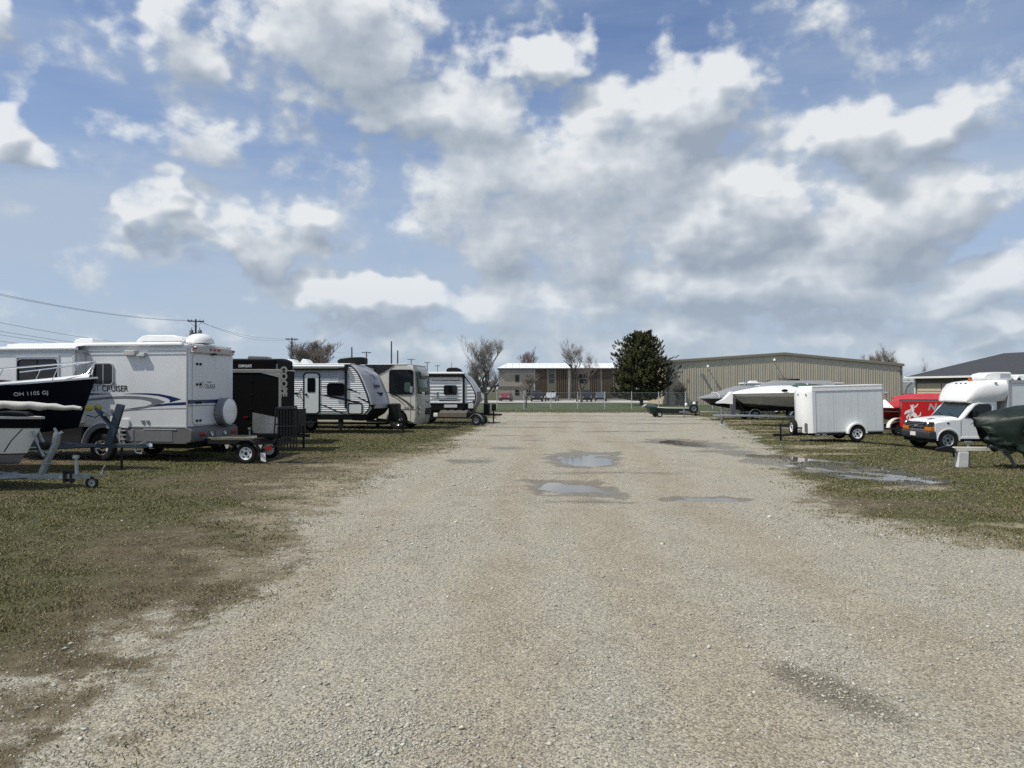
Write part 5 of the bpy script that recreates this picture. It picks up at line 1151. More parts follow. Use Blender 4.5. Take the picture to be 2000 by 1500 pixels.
# ------------------------------------------------------------------ grey covered runabout behind the cruiser
def grey_runabout():
    T = thing('grey_covered_runabout', (12.3, 50.5, 0), R(184), 'runabout under a fitted grey cover with black hull, left of the white cruiser', 'boat')
    L, B = 5.6, 2.2; sh = lambda t: 1.42; kl = lambda t: .95 - .4 * min(1, t * 2)
    part('hull', hull_part(MB(), hull_rows(L, B, sh, kl, .8, .0, 1, 6, full=.55, vee=.6)), 'hull_black', T)
    rows = []
    for i in range(17):
        t = i / 16; b = B / 2 * (math.sin(math.pi / 2 * min(1, max(t, .002) / .55)) ** .8) * 1.03 + .02; hg = .08 + .75 * min(1, t / .45) ** 1.1 - .25 * max(0, t - .6)
        rows.append([(.05 - t * L, b * math.cos(a), sh(t) - .03 + hg * max(0, math.sin(a)) ** (.75 + .15 * math.sin(i * 1.9))) for a in np.linspace(0, math.pi, 11)])
    part('cover', MB().loft(rows), 'tarp_grey', T)
    part('cover_piping', MB().tube([(.05 - .19 * L, B / 2 * .92 * math.cos(a), sh(0) + .36 * math.sin(a) ** .8) for a in np.linspace(.05, math.pi - .05, 9)], .02, 5), 'letter_white', T)
    boat_trailer(T, 4.8, 1.3, .45, 1.5, wheel_x=-3.4, R_=.32)
    part('winch_post', MB().tube([(.25, 0, .55), (.12, 0, 1.2)], .05, 6), 'black_frame', T)
    wheel(T, (.42, .16, .72), .30, .17, .17, out=1, rim='galv')
    part('swivel_jack', MB().tube([(1.0, 0, .1), (1.0, 0, .85)], .04, 8), 'galv', T)
    part('bow_light', MB().lathe([(.08, 0), (.10, .1), (.03, .2)], (.9, .1, .9), 'z', 10), 'gel_white', T)
grey_runabout()
def tall_covered():
    T = thing('towered_runabout', (16.2, 53.5, 0), R(182), 'taller grey covered runabout with a bright bow light rising behind the cruiser', 'boat')
    L, B = 6.0, 2.3; sh = lambda t: 1.75; kl = lambda t: 1.1 - .5 * min(1, t * 2)
    part('hull', hull_part(MB(), hull_rows(L, B, sh, kl, .9, 0, 1, 6, full=.55, vee=.6)), 'gel_white', T)
    rows = []
    for i in range(13):
        t = i / 12; b = B / 2 * (math.sin(math.pi / 2 * min(1, max(t, .002) / .55)) ** .8) * 1.03 + .02; hg = .1 + .75 * min(1, t / .3)
        rows.append([(.05 - t * L, b * math.cos(a), sh(t) + hg * max(0, math.sin(a)) ** .8) for a in np.linspace(0, math.pi, 9)])
    part('cover', MB().loft(rows), 'tarp_grey', T)
    part('cover_band', MB().tube([(-.15 * L, B / 2 * math.cos(a) * .9, sh(0) + .5 * math.sin(a) ** .8) for a in np.linspace(.05, math.pi - .05, 9)], .03, 5), 'letter_white', T)
    part('bow_light', MB().lathe([(.10, 0), (.14, .1), (.10, .22), (.02, .25)], (-.1, 0, 2.25), 'z', 12), 'chrome', T)
    boat_trailer(T, 5, 1.2, .5, 1.6, wheel_x=-3.6)
tall_covered()

# ------------------------------------------------------------------ low camper roof showing behind the boats
def far_camper():
    T = thing('low_white_camper', (26.7, 62.0, 0), 0, 'long white roofed camper showing above the boats before the metal building', 'camper')
    part('body', MB().box(-7.6, 0, 0, 2.4, .6, 2.42), 'rv_white', T, bevel=.03)
    part('roof', MB().box(-7.7, .1, -.05, 2.45, 2.42, 2.52), 'roof_white', T, bevel=.03)
    part('air_conditioner', MB().plate([(-4.1, 2.52), (-3.95, 2.82), (-3.2, 2.86), (-3.05, 2.52)], .8, 1.5), 'black_plastic', T, bevel=.03)
    part('roof_vent', MB().box(-5.7, -5.2, .9, 1.4, 2.52, 2.70), 'black_plastic', T, bevel=.03)
    for x in (-6.9, -.9): part('roof_vent', MB().plate([(x - .4, 2.52), (x - .25, 2.68), (x + .2, 2.68), (x + .4, 2.52)], .8, 1.4), 'gel_white', T, bevel=.03)
    for x in (-4.5, -5.4): wheel(T, (x, 0, .36), .36, .2, .2)
    window(T, 'y', -5.2, -4.2, 1.4, 2.0, 0, -1)
far_camper()

# ------------------------------------------------------------------ green flat boat
def jon_boat():
    T = thing('green_jon_boat', (12.9, 55.2, 0), R(2), 'low dark green flat boat on a small two wheeled trailer near the fence', 'boat')
    rows = []
    for x, zb, zt, w in ((-3.45, .42, .82, .52), (-3.1, .30, .78, .62), (-2.2, .26, .72, .68), (-.8, .26, .70, .66), (-.25, .36, .70, .60), (.1, .58, .70, .52)):
        rows.append([(x, -w, zt), (x, -w * .8, zb), (x, w * .8, zb), (x, w, zt), (x, w - .04, zt), (x, w * .75, zb + .05), (x, -w * .75, zb + .05), (x, -w + .04, zt)])
    part('hull', MB().loft(rows), 'jon_green', T)
    part('gunwale', MB().tube([(-3.0, -.63, .785), (-2.2, -.69, .735), (-.8, -.67, .715), (.1, -.53, .715)], .03, 6).tube([(.1, -.53, .715), (.1, .53, .715)], .03, 6), 'letter_white', T)
    part('stern_cover', MB().loft([[(-3.75, -.4, .95), (-3.6, -.66, .80), (-3.3, -.5, .24), (-3.3, .5, .24), (-3.6, .66, .8), (-3.75, .4, .95)], [(-3.1, -.5, 1.0), (-2.9, -.70, .78), (-2.8, -.5, .28), (-2.8, .5, .28), (-2.9, .7, .78), (-3.1, .5, 1.0)]]), 'jon_green', T, label='blue green cloth over the stern of the boat')
    part('motor', MB().tube([(-3.6, 0, .95), (-3.9, 0, .82), (-4.0, 0, .70)], [.10, .08, .03], 8), 'cap_mid', T); T.scale = (.9, .9, .9)
    for s in (-1, 1): wheel(T, (-2.75, s * .75, .22), .23, .13, .12, out=s)
    part('trailer_frame', MB().box(-3.0, .7, -.04, .04, .16, .22).box(-2.8, -2.7, -.7, .7, .18, .24), 'black_frame', T)
    part('winch_post', MB().tube([(.35, 0, .06), (.35, 0, .6), (.2, 0, 1.0)], .05, 6), 'black_frame', T)
    part('bow_fender', MB().lathe([(.03, 0), (.12, .1), (.12, .25), (.03, .36)], (.22, 0, .86), 'z', 10), 'gel_white', T)
jon_boat()

# ------------------------------------------------------------------ red boat and red promotional trailer
def red_boat():
    T = thing('red_ski_boat', (17.1, 36.8, gz(17, 36.8)), R(184), 'dark red speckled ski boat under a red cover, between cargo trailer and van', 'boat')
    L, B = 6.0, 2.2; sh = lambda t: 1.28 + .15 * t; kl = lambda t: .72 - .3 * min(1, t * 2)
    part('hull', hull_part(MB(), hull_rows(L, B, sh, kl, .8, .12, 1, 6, full=.55, vee=.55, flare=.15)), 'red_gel', T)
    part('hull_bottom', hull_part(MB(), hull_rows(L, B * .99, sh, kl, .82, 0, .12, 3, full=.55, vee=.55, flare=.15)), 'tarp_pale', T)
    d = [(.0 - t * L, -1) for t in (.1,)]
    for v0 in (.45, .72):
        part('hull_stripe', hull_part(MB(), hull_rows(L * .998, B * 1.012, lambda t: sh(t), kl, .8, v0, v0 + .06, 1, full=.55, vee=.55, flare=.15)), 'decal_pale' if v0 > .5 else 'red_paint', T)
    rows = []
    for i in range(13):
        t = .12 + i / 12 * .88; b = B / 2 * (math.sin(math.pi / 2 * min(1, t / .55)) ** .8) * 1.02; hg = .10 + .45 * math.sin(min(1, t / .6) * math.pi / 2)
        rows.append([(-t * L, b * math.cos(a), sh(t) + hg * max(0, math.sin(a)) ** .8) for a in np.linspace(0, math.pi, 9)])
    part('cover', MB().loft(rows), 'red_tarp', T)
    part('bow_deck', MB().loft([[(-.05, -.1, 1.3), (-.05, .1, 1.3), (-.05, 0, 1.36)], [(-.45, -.5, 1.32), (-.45, .5, 1.32), (-.45, 0, 1.62)], [(-.8, -.75, 1.32), (-.8, .75, 1.32), (-.8, 0, 1.70)]]), 'gel_white', T)
    part('bow_seat', MB().plate(rr(-.35, -.02, 1.30, 1.80, .06), -.2, .4), 'red_tarp', T, bevel=.04)
    part('bow_flag', MB().plate([(.0, 1.80), (-.1, 2.10), (-.12, 1.75)], 0, .02), 'letter_white', T)
    part('mirror_ball', MB().lathe([(.01, -.1), (.08, -.06), (.10, 0), (.08, .06), (.01, .1)], (-.85, 0, 2.0), 'z', 12).tube([(-.85, 0, 1.92), (-.9, 0, 1.66)], .02, 5), 'chrome', T)
    boat_trailer(T, 5.2, .8, .42, 1.5, m='black_frame', wheel_x=-3.3)
    part('winch_post', MB().tube([(.1, 0, .5), (-.02, 0, 1.2)], .05, 6), 'black_frame', T)
    part('trailer_fender', MB().stroke([(-.95 + .5 * math.cos(R(a)), .38 + .46 * math.sin(R(a))) for a in range(0, 181, 20)], [.04] * 10, .72, 1.0), 'gel_white', T)
    wheel(T, (-.95, .86, .33), .33, .18, .2, out=1, rim='galv')
red_boat()
def red_trailer():
    T = thing('red_promotional_trailer', (17.35, 34.2, gz(17.4, 34.2)), R(-24), 'bright red trailer with white bucking horse and rider emblem and letters Ne', 'trailer')
    part('body', MB().box(0, 3.6, 0, 2.0, .45, 1.78), 'red_paint', T, bevel=.05)
    rows = []
    for i in range(9):
        x = -.35 + i * .5; k = math.sin(min(1, (i + .15) / 2.2) * math.pi / 2)
        rows.append([(x, 1.0 - 1.04 * math.cos(a), 1.74 + (.06 + .20 * k + .012 * math.sin(i * 2.4)) * max(0, math.sin(a)) ** .6) for a in np.linspace(0, math.pi, 9)])
    part('tarp_top', MB().loft(rows), 'red_tarp', T)
    part('edge_trim', MB().box(0, 3.6, -.012, .0, 1.66, 1.70), 'letter_grey', T)
    # bucking horse with rider, a flat cut-out
    k = .40
    em = MB()
    for pts, ws in (([(.10, 1.14), (.22, 1.22), (.34, 1.10), (.42, .98)], [.10, .16, .15, .10]),      # body, rump low
                    ([(.14, 1.16), (.08, 1.30), (.02, 1.24), (-.04, 1.14)], [.12, .09, .08, .04]),   # neck and head
                    ([(.14, 1.12), (.04, 1.02), (.06, .92)], [.07, .05, .03]), ([(.20, 1.12), (.14, .98), (.20, .88)], [.07, .05, .03]),
                    ([(.42, 1.0), (.36, .86), (.44, .76)], [.10, .06, .03]), ([(.40, .96), (.28, .82), (.30, .70)], [.09, .06, .03]),
                    ([(.44, 1.04), (.54, 1.10), (.56, 1.24)], [.04, .04, .02]),                        # tail
                    ([(.24, 1.22), (.26, 1.36), (.24, 1.46)], [.10, .11, .09]), ([(.24, 1.46), (.23, 1.54)], [.09, .08]), ([(.16, 1.53), (.32, 1.55)], [.03, .03]),
                    ([(.28, 1.42), (.40, 1.50), (.46, 1.60)], [.05, .04, .03]), ([(.22, 1.38), (.12, 1.30)], [.05, .04]), ([(.24, 1.24), (.16, 1.10), (.20, 1.02)], [.08, .06, .04])):
        em.stroke([(.16 + u * 1.05, v - .06) for u, v in pts], [q * 1.15 for q in ws], -.008, 0)
    part('rider_emblem', em, 'letter_white', T)
    part('rider_emblem', MB().plate([(.22, .54), (.34, .64), (.52, .66), (.40, .54), (.30, .46)], -.008, 0), 'letter_white', T)
    text('side_lettering', 'Ne', .40, (1.02, -.006, 1.28), (1, 0, 0), (0, 0, 1), 'letter_grey', T, shear=.25, bold=.012)
    wheel(T, (2.0, -.02, .3), .3, .18, .18); wheel(T, (2.0, 2.02, .3), .3, .18, .18, out=1)
    part('chassis', MB().box(.1, 3.5, .1, 1.9, .3, .45), 'black_frame', T)
    part('tongue', MB().box(-.9, .1, .95, 1.05, .34, .42), 'black_frame', T)
red_trailer()

# ------------------------------------------------------------------ white van with box body
def van():
    T = thing('white_cutaway_van', (15.0, 27.4, -.2), R(1), 'white box bodied van with peeling bonnet paint, raised front cap and orange roof beacon', 'van')
    W = 2.0
    # nose and cab: lofted sections along x
    def sec(x, zt, zb, wt, wb, mid=None):
        y = W / 2
        return [(x, y - wb, zb), (x, y - wb * 1.02, zb + (zt - zb) * .45), (x, y - wt * 1.02, zb + (zt - zb) * .80), (x, y - wt * .9, zt - .02), (x, y - wt * .5, zt + .012), (x, y, zt + .02),
                (x, y + wt * .5, zt + .012), (x, y + wt * .9, zt - .02), (x, y + wt * 1.02, zb + (zt - zb) * .80), (x, y + wb * 1.02, zb + (zt - zb) * .45), (x, y + wb, zb)]
    part('bonnet', MB().loft([sec(.02, 1.02, .62, .80, .86), sec(.12, 1.08, .60, .88, .93), sec(.45, 1.14, .60, .92, .97), sec(.95, 1.20, .60, .94, .98)]), 'van_white', T, ang=50)
    part('wing', MB().plate([(.10, .52), (.10, .98), (.9, 1.10), (1.02, 1.10), (1.02, .40)] + [(.57 + .40 * math.cos(R(a)), .36 + .42 * math.sin(R(a))) for a in (0, 25, 50, 75, 100, 125, 150, 175)][0:8], .0, .06), 'van_white', T, bevel=.012)
    part('wing', MB().plate([(.10, .52), (.10, .98), (.9, 1.10), (1.02, 1.10), (1.02, .40)] + [(.57 + .40 * math.cos(R(a)), .36 + .42 * math.sin(R(a))) for a in (0, 25, 50, 75, 100, 125, 150, 175)][0:8], W - .06, W), 'van_white', T, bevel=.012)
    part('arch_lip', MB().stroke([(.57 + .40 * math.cos(R(a)), .36 + .42 * math.sin(R(a))) for a in range(0, 181, 15)], [.03] * 13, -.02, .05), 'gel_white', T)
    part('peeled_paint', MB().plate([(.12, .30), (.20, .25), (.34, .30), (.46, .28), (.62, .40), (.50, .52), (.36, .48), (.22, .56), (.14, .48)], 0, .004, 'z'), 'decal_pale', T, label='patch of peeled grey paint on the bonnet').location = (0, .2, 1.142)
    part('grille', MB().box(-.03, .04, .20, W - .20, .76, 1.0), 'black_plastic', T, bevel=.015)
    for z in (.82, .88, .94): part('grille_bar', MB().box(-.045, -.02, .5, W - .5, z - .008, z + .008), 'rv_grey', T)
    part('grille_badge', MB().plate([(.88, .86), (.93, .90), (1.09, .90), (1.14, .86), (1.09, .83), (.93, .83)], -.055, -.03, 'x'), 'alloy', T)
    for y0, y1 in ((.06, .46), (W - .46, W - .06)):
        h = part('headlight', MB().box(-.035, .10, y0, y1, .86, 1.02), 'glass_tint', T, bevel=.015)
        part('reflector', MB().lathe([(.07, -.03), (.06, -.045), (.01, -.05)], (-.012, (y0 + y1) / 2, .94), 'x', 12), 'chrome', h)
        part('indicator', MB().box(-.038, .11, y0 - .01, y1 + .01, .70, .84), 'amber', T, bevel=.012)
    part('bumper', MB().plate([(-.12, .40), (-.16, .50), (-.14, .68), (.12, .70), (.16, .40)], -.02, W + .02), mat('bumper_dark', (.035, .036, .04), .55, var=.1), T, bevel=.04)
    part('valance', MB().box(-.02, .3, .1, W - .1, .28, .42), 'black_plastic', T)
    # cab
    cabp = [(.92, .44), (.92, 1.12), (1.02, 1.16), (1.52, 1.72), (1.70, 1.80), (2.35, 1.80), (2.35, .44)]
    part('cab', MB().plate(cabp, .02, W - .02), 'van_white', T, bevel=.04)
    part('windscreen', MB().loft([[(.99 + .0, .16, 1.18), (1.005, .16, 1.20), (1.005, W - .16, 1.20), (.99, W - .16, 1.18)], [(1.46, .22, 1.70), (1.475, .22, 1.70), (1.475, W - .22, 1.70), (1.46, W - .22, 1.70)]]), 'glass_tint', T)
    dr = part('door', MB().plate([(1.04, .50), (1.04, 1.14), (1.12, 1.20), (1.52, 1.66), (1.66, 1.72), (2.10, 1.72), (2.20, 1.62), (2.20, .50)], -.005, .03), 'van_white', T, bevel=.012)
    part('door_glass', MB().plate([(1.16, 1.17), (1.54, 1.61), (1.68, 1.67), (2.04, 1.67), (2.12, 1.60), (2.12, 1.17)], -.014, .0), 'glass_dark', dr)
    part('quarter_light', MB().plate([(1.34, .95), (1.56, 1.14), (1.74, 1.14), (1.86, 1.02), (1.62, 1.06)], -.012, -.004), 'decal_pale', dr)
    part('mirror', MB().box(1.40, 1.52, -.22, -.06, 1.12, 1.42).tube([(1.4, .02, 1.15), (1.45, -.12, 1.2)], .02, 5), 'black_plastic', T, bevel=.02)
    part('door_handle', MB().box(2.0, 2.14, -.03, -.004, 1.02, 1.06), 'black_plastic', dr)
    part('wiper', MB().tube([(1.03, .5, 1.225), (1.12, .95, 1.33)], .012, 5), 'black_plastic', T)
    part('wiper', MB().tube([(1.03, 1.15, 1.225), (1.12, 1.6, 1.33)], .012, 5), 'black_plastic', T)
    part('number_plate', MB().box(-.172, -.16, .82, 1.18, .50, .64), 'letter_white', T)
    part('bonnet_seam', MB().box(.16, .95, .055, .065, 1.085, 1.10), 'cap_mid', T)
    part('door_seam', MB().box(1.03, 1.042, -.007, .0, .50, 1.12), 'letter_grey', T)
    part('sill', MB().box(1.02, 2.5, -.03, .05, .42, .50), 'gel_white', T, bevel=.012)
    part('side_marker', MB().box(.52, .60, -.012, 0, .96, 1.01), 'black_plastic', T)
    # raised front cap
    rows = []
    for x, z0, z1, w in ((1.30, 1.74, 1.78, .86), (1.36, 1.72, 1.98, .94), (1.46, 1.70, 2.20, 1.0), (1.65, 1.72, 2.40, 1.04), (1.90, 1.74, 2.48, 1.07), (2.30, 1.76, 2.52, 1.09), (2.62, 1.78, 2.53, 1.10), (2.72, 1.98, 2.53, 1.10)):
        y = W / 2; h = z1 - z0
        rows.append([(x, y - w * .92, z0), (x, y - w, z0 + h * .25), (x, y - w, z0 + h * .72), (x, y - w * .9, z1 - .01), (x, y - w * .5, z1 + .015), (x, y, z1 + .02), (x, y + w * .5, z1 + .015), (x, y + w * .9, z1 - .01), (x, y + w, z0 + h * .72), (x, y + w, z0 + h * .25), (x, y + w * .92, z0)])
    part('front_cap', MB().loft(rows), 'gel_white', T, ang=60)
    for y in (.72, 1.0, 1.28): part('marker_light', MB().box(1.62, 1.70, y - .04, y + .04, 2.38, 2.43), 'black_plastic', T)
    part('marker_light', MB().box(2.2, 2.28, -.10, -.05, 2.40, 2.44), 'black_plastic', T)
    b = part('beacon', MB().lathe([(.08, 0), (.08, .04), (.065, .05), (.07, .12), (.04, .16), (.01, .17)], (1.95, .95, 2.49), 'z', 16), mat('beacon_amber', (.32, .10, .03), .3, var=.15), T)
    # box body
    part('box_body', MB().box(2.70, 7.2, -.10, W + .10, .50, 2.50), 'trailer_white', T, bevel=.03)
    part('box_trim', MB().box(2.66, 2.74, -.125, .0, .6, 2.50).box(2.7, 7.2, -.125, .0, 2.42, 2.52), 'letter_grey', T)
    part('box_panel', MB().plate([(3.30, 1.25), (3.30, 2.0), (3.5, 2.12), (5.0, 2.16), (5.0, 1.25)], -.125, -.10), 'gel_white', T)
    for x in (3.38, 3.62, 3.75, 3.9): part('panel_vent', MB().lathe([(.03, 0), (.03, -.015), (.005, -.02)], (x, -.125, 1.93), 'y', 8), 'black_plastic', T)
    part('panel_moulding', MB().box(3.3, 5.0, -.14, -.12, 1.78, 1.81), 'gel_white', T)
    ac = part('air_conditioner', MB().plate([(2.20, 2.54), (2.16, 2.64), (2.30, 2.76), (2.55, 2.82), (3.15, 2.82), (3.20, 2.78), (3.20, 2.54)], .5, 1.4), 'gel_white', T, bevel=.05)
    part('grille', MB().box(2.78, 3.14, .485, .502, 2.60, 2.76), 'letter_grey', ac)
    part('roof_box', MB().box(3.3, 5.6, .3, 1.6, 2.52, 2.72), 'gel_white', T, bevel=.04)
    part('roof_bracket', MB().plate([(3.24, 2.52), (3.3, 2.62), (3.36, 2.52)], .2, .3), 'black_plastic', T)
    wheel(T, (.57, .10, .37), .37, .22, .21, rim='galv'); wheel(T, (.57, W - .10, .37), .37, .22, .21, out=1, rim='galv'); wheel(T, (5.2, .05, .37), .37, .22, .21, rim='galv')
    part('arch_liner', MB().plate([(.57 + .39 * math.cos(R(a)), .36 + .41 * math.sin(R(a))) for a in range(0, 181, 15)], .28, .30), 'black_plastic', T)
    part('chassis', MB().box(.3, 7, .35, W - .35, .30, .55), 'black_frame', T)
van()

# ------------------------------------------------------------------ boat under a green tarpaulin, right edge
def green_boat():
    T = thing('tarp_covered_boat', (11.9, 19.6, gz(12, 19.6)), R(176), 'boat wrapped in a loose dark green tarpaulin on a pale trailer, at the right edge', 'boat')
    L, B = 5.2, 2.1
    nx_, m = 78, 41; TT = np.linspace(0, 1, nx_); KK = np.linspace(0, 1, m)
    rows = []
    for i, t in enumerate(TT):
        b = .05 + 1.02 * math.sin(math.pi / 2 * min(1, t / .45)) ** .8
        top = 1.26 + .36 * math.sin(min(1, t / .30) * math.pi / 2) + .02 * math.sin(t * 19)
        low = 1.10 - .30 * min(1, t / .06) - .22 * (math.exp(-((t - .10) / .07) ** 2)) + .10 * math.sin(t * 31) * min(1, t * 8) + .08 * math.exp(-((t - .24) / .05) ** 2)
        r_ = []
        for k, q in enumerate(KK):
            sg = -1 if q < .5 else 1; f = abs(q - .5) * 2            # 0 ridge .. 1 hem
            if f < .5: y = b * (f / .5) ** 1.0; z = top - .22 * (f / .5) ** 1.6
            else: y = b * (1 + .03 * math.sin((f - .5) * 9)); z = top - .22 - (top - .22 - low) * (f - .5) / .5
            fold = float(fbm(np.array([t * 26 + f * 2.5 * sg]), np.array([f * 3 + 7 * (sg > 0)]), 1., 3, 71)[0] - .5)
            amp = .05 + .13 * max(0, f - .3)
            drape = .035 * math.sin(t * 62 + 2.2 * math.sin(f * 4)) * max(0, f - .35)
            y2 = sg * (y + (fold * amp + drape) * (1.3 if f > .4 else .2)); z2 = z + fold * (.10 if f < .5 else .05)
            r_.append((.14 - t * L - .10 * f * (1 - min(1, t * 9)), y2, z2))
        rows.append(r_)
    tp = part('tarpaulin', MB().loft(rows, cap=False, closed=False), 'tarp_green', T, ang=180)
    s2 = tp.modifiers.new('s', 'SOLIDIFY'); s2.thickness = .008
    sh = lambda t: 1.25; kl = lambda t: .75 - .3 * min(1, t * 2)
    part('hull', hull_part(MB(), hull_rows(L - .1, B * .9, sh, kl, .6, 0, 1, 5, full=.5, vee=.6)), 'navy_gel', T)
    rows = []
    for i in range(9):
        t = i / 8; rows.append([(-.02 - .55 * t - .06 * math.sin(k * 1.4), .30 + .28 * t + .05 * math.sin(k * 2.1 + i), .92 - .06 * k - .10 * t + .05 * math.sin(i * 1.7) * (k / 7)) for k in range(8)])
    o = part('tarp_flap', MB().loft(rows, cap=False, closed=False), 'tarp_green', T, ang=180); o.modifiers.new('s', 'SOLIDIFY').thickness = .01
    sp = MB().lathe([(.2, -.10), (.33, -.08), (.36, .0), (.33, .08), (.2, .11), (.01, .13)], (0, 0, 0), 'z', 22)
    o = part('covered_spare_wheel', sp, 'tarp_green', T); o.location = (-.92, .72, .52); o.rotation_euler = (R(-16), 0, 0)
    part('trailer_tongue', MB().plate([(.62, .42), (.62, .52), (-.78, .52), (-.90, .42)], -.06, .06), 'tongue_cream', T, bevel=.008)
    part('trailer_rail', MB().tube([(-.6, .0, .45), (-1.5, .78, .45), (-5, .78, .45)], .04, 6).tube([(-.6, 0, .45), (-1.5, -.78, .45), (-5, -.78, .45)], .04, 6).tube([(-.6, .9, .98), (-3.5, .96, .96)], .012, 5).tube([(-.75, .62, .5), (-.75, .9, .98)], .012, 5), 'cap_mid', T)
    part('coupler', MB().plate([(.55, .48), (.80, .54), (1.05, .48), (1.02, .40), (.75, .38), (.60, .36)], -.06, .06).tube([(.62, 0, .4), (.60, 0, .26)], .03, 6), 'black_frame', T, bevel=.01)
    part('jack', MB().tube([(.20, -.1, .02), (.20, -.1, .66)], .035, 8).box(.13, .27, -.16, -.04, .62, .66), 'galv', T)
    part('drop_leg', MB().tube([(-.55, .1, .42), (-.70, .12, .28), (-.82, .12, .04)], .045, 6), 'cap_mid', T)
    for s in (-1, 1): wheel(T, (-1.95, s * .92, .31), .32, .2, .18, out=s, rim='black_plastic')
    B2 = part('support_block', MB().plate([(.30, .0), (.28, .40), (.52, .40), (.55, .0)], -.12, .10), 'block', None, bevel=.012)
    B2.parent = None; tag(B2, 'white upright block propping the pale trailer tongue at the right edge', 'block'); B2.matrix_world = Matrix.Translation(T.location) @ Matrix.Rotation(R(176), 4, 'Z')
green_boat()
# ================================================================== BACKGROUND
# ------------------------------------------------------------------ chain link fence
def fence():
    F = thing('chain_link_fence', (0, 77, 0), 0, 'galvanised chain link fence crossing behind the gravel lot', 'fence')
    x0, x1, dx = -12.3, 24.0, 2.70; H = 1.68
    xs = np.arange(x0, x1 + .1, dx)
    me = None
    for x in xs:
        if me is None:
            p = part('post', MB().tube([(0, 0, -.3), (0, 0, H)], .042, 8).lathe([(.05, 0), (.04, .05), (.01, .07)], (0, 0, H), 'z', 8), 'galv_bright', F); me = p.data; p.location.x = x
        else:
            p = put(bpy.data.objects.new('post', me), F); p.location.x = x
    part('top_rail', MB().tube([(x0, 0, H - .05), (x1, 0, H - .05)], .014, 6), 'galv', F)
    wm = MB(); s = .11
    n = int((x1 - x0) / s)
    for i in range(-int(H / s), n):
        for sg in (1, -1):
            a = x0 + i * s; za, zb = .03, H - .06; xa, xb = (a, a + (zb - za)) if sg == 1 else (a + (zb - za), a)
            lo, hi = min(xa, xb), max(xa, xb)
            if lo < x0 or hi > x1: continue
            t = .0022; wm.add([(xa - t, -.002 * sg, za), (xa + t, -.002 * sg, za), (xb + t, -.002 * sg, zb), (xb - t, -.002 * sg, zb)], [(0, 1, 2, 3)])
    part('wire_mesh', wm, 'galv', F, kind='stuff')
mat('galv_bright', (.50, .52, .53), .5, metal=.2, var=.1)
fence()
def side_fence():
    F = thing('side_chain_link_fence', (21.3, 77, 0), 0, 'short run of chain link fence with taller gate frame before the metal building', 'fence')
    for x, h in ((.4, 1.7), (2.4, 2.7), (3.4, 2.7), (5.6, 1.7), (8.4, 1.7)): part('post', MB().tube([(x, 3, -.2), (x, 3, h)], .045, 8), 'galv_bright', F)
    part('gate_frame', MB().tube([(2.4, 3, 2.65), (3.4, 3, 2.65), (3.9, 3, 1.6)], .03, 6), 'galv_bright', F)
    part('top_rail', MB().tube([(-.5, 3, 1.66), (9, 3, 1.66)], .022, 6), 'galv_bright', F)
    wm = MB()
    for i in range(70):
        a = -.5 + i * .125
        for sg in (1, -1): wm.add([(a, 3, .05), (a + .005, 3, .05), (a + sg * 1.6 + .005, 3, 1.65), (a + sg * 1.6, 3, 1.65)], [(0, 1, 2, 3)])
    part('wire_mesh', wm, 'galv', F, kind='stuff')
side_fence()

# ------------------------------------------------------------------ far car park
def sheet(name, poly, z, m): o = part(name, MB().plate(poly, z - .05, z, 'z'), m); o['kind'] = 'structure'; return o
sheet('car_park', [(-30, 112), (60, 112), (60, 133), (-30, 133)], .03, 'concrete')
sheet('lawn', [(-60, 66), (30, 66), (30, 111), (-60, 111)], .012, mat('lawn_green', (.050, .064, .022), .9, var=.35, scale=.5, bump=.5, bscale=6))

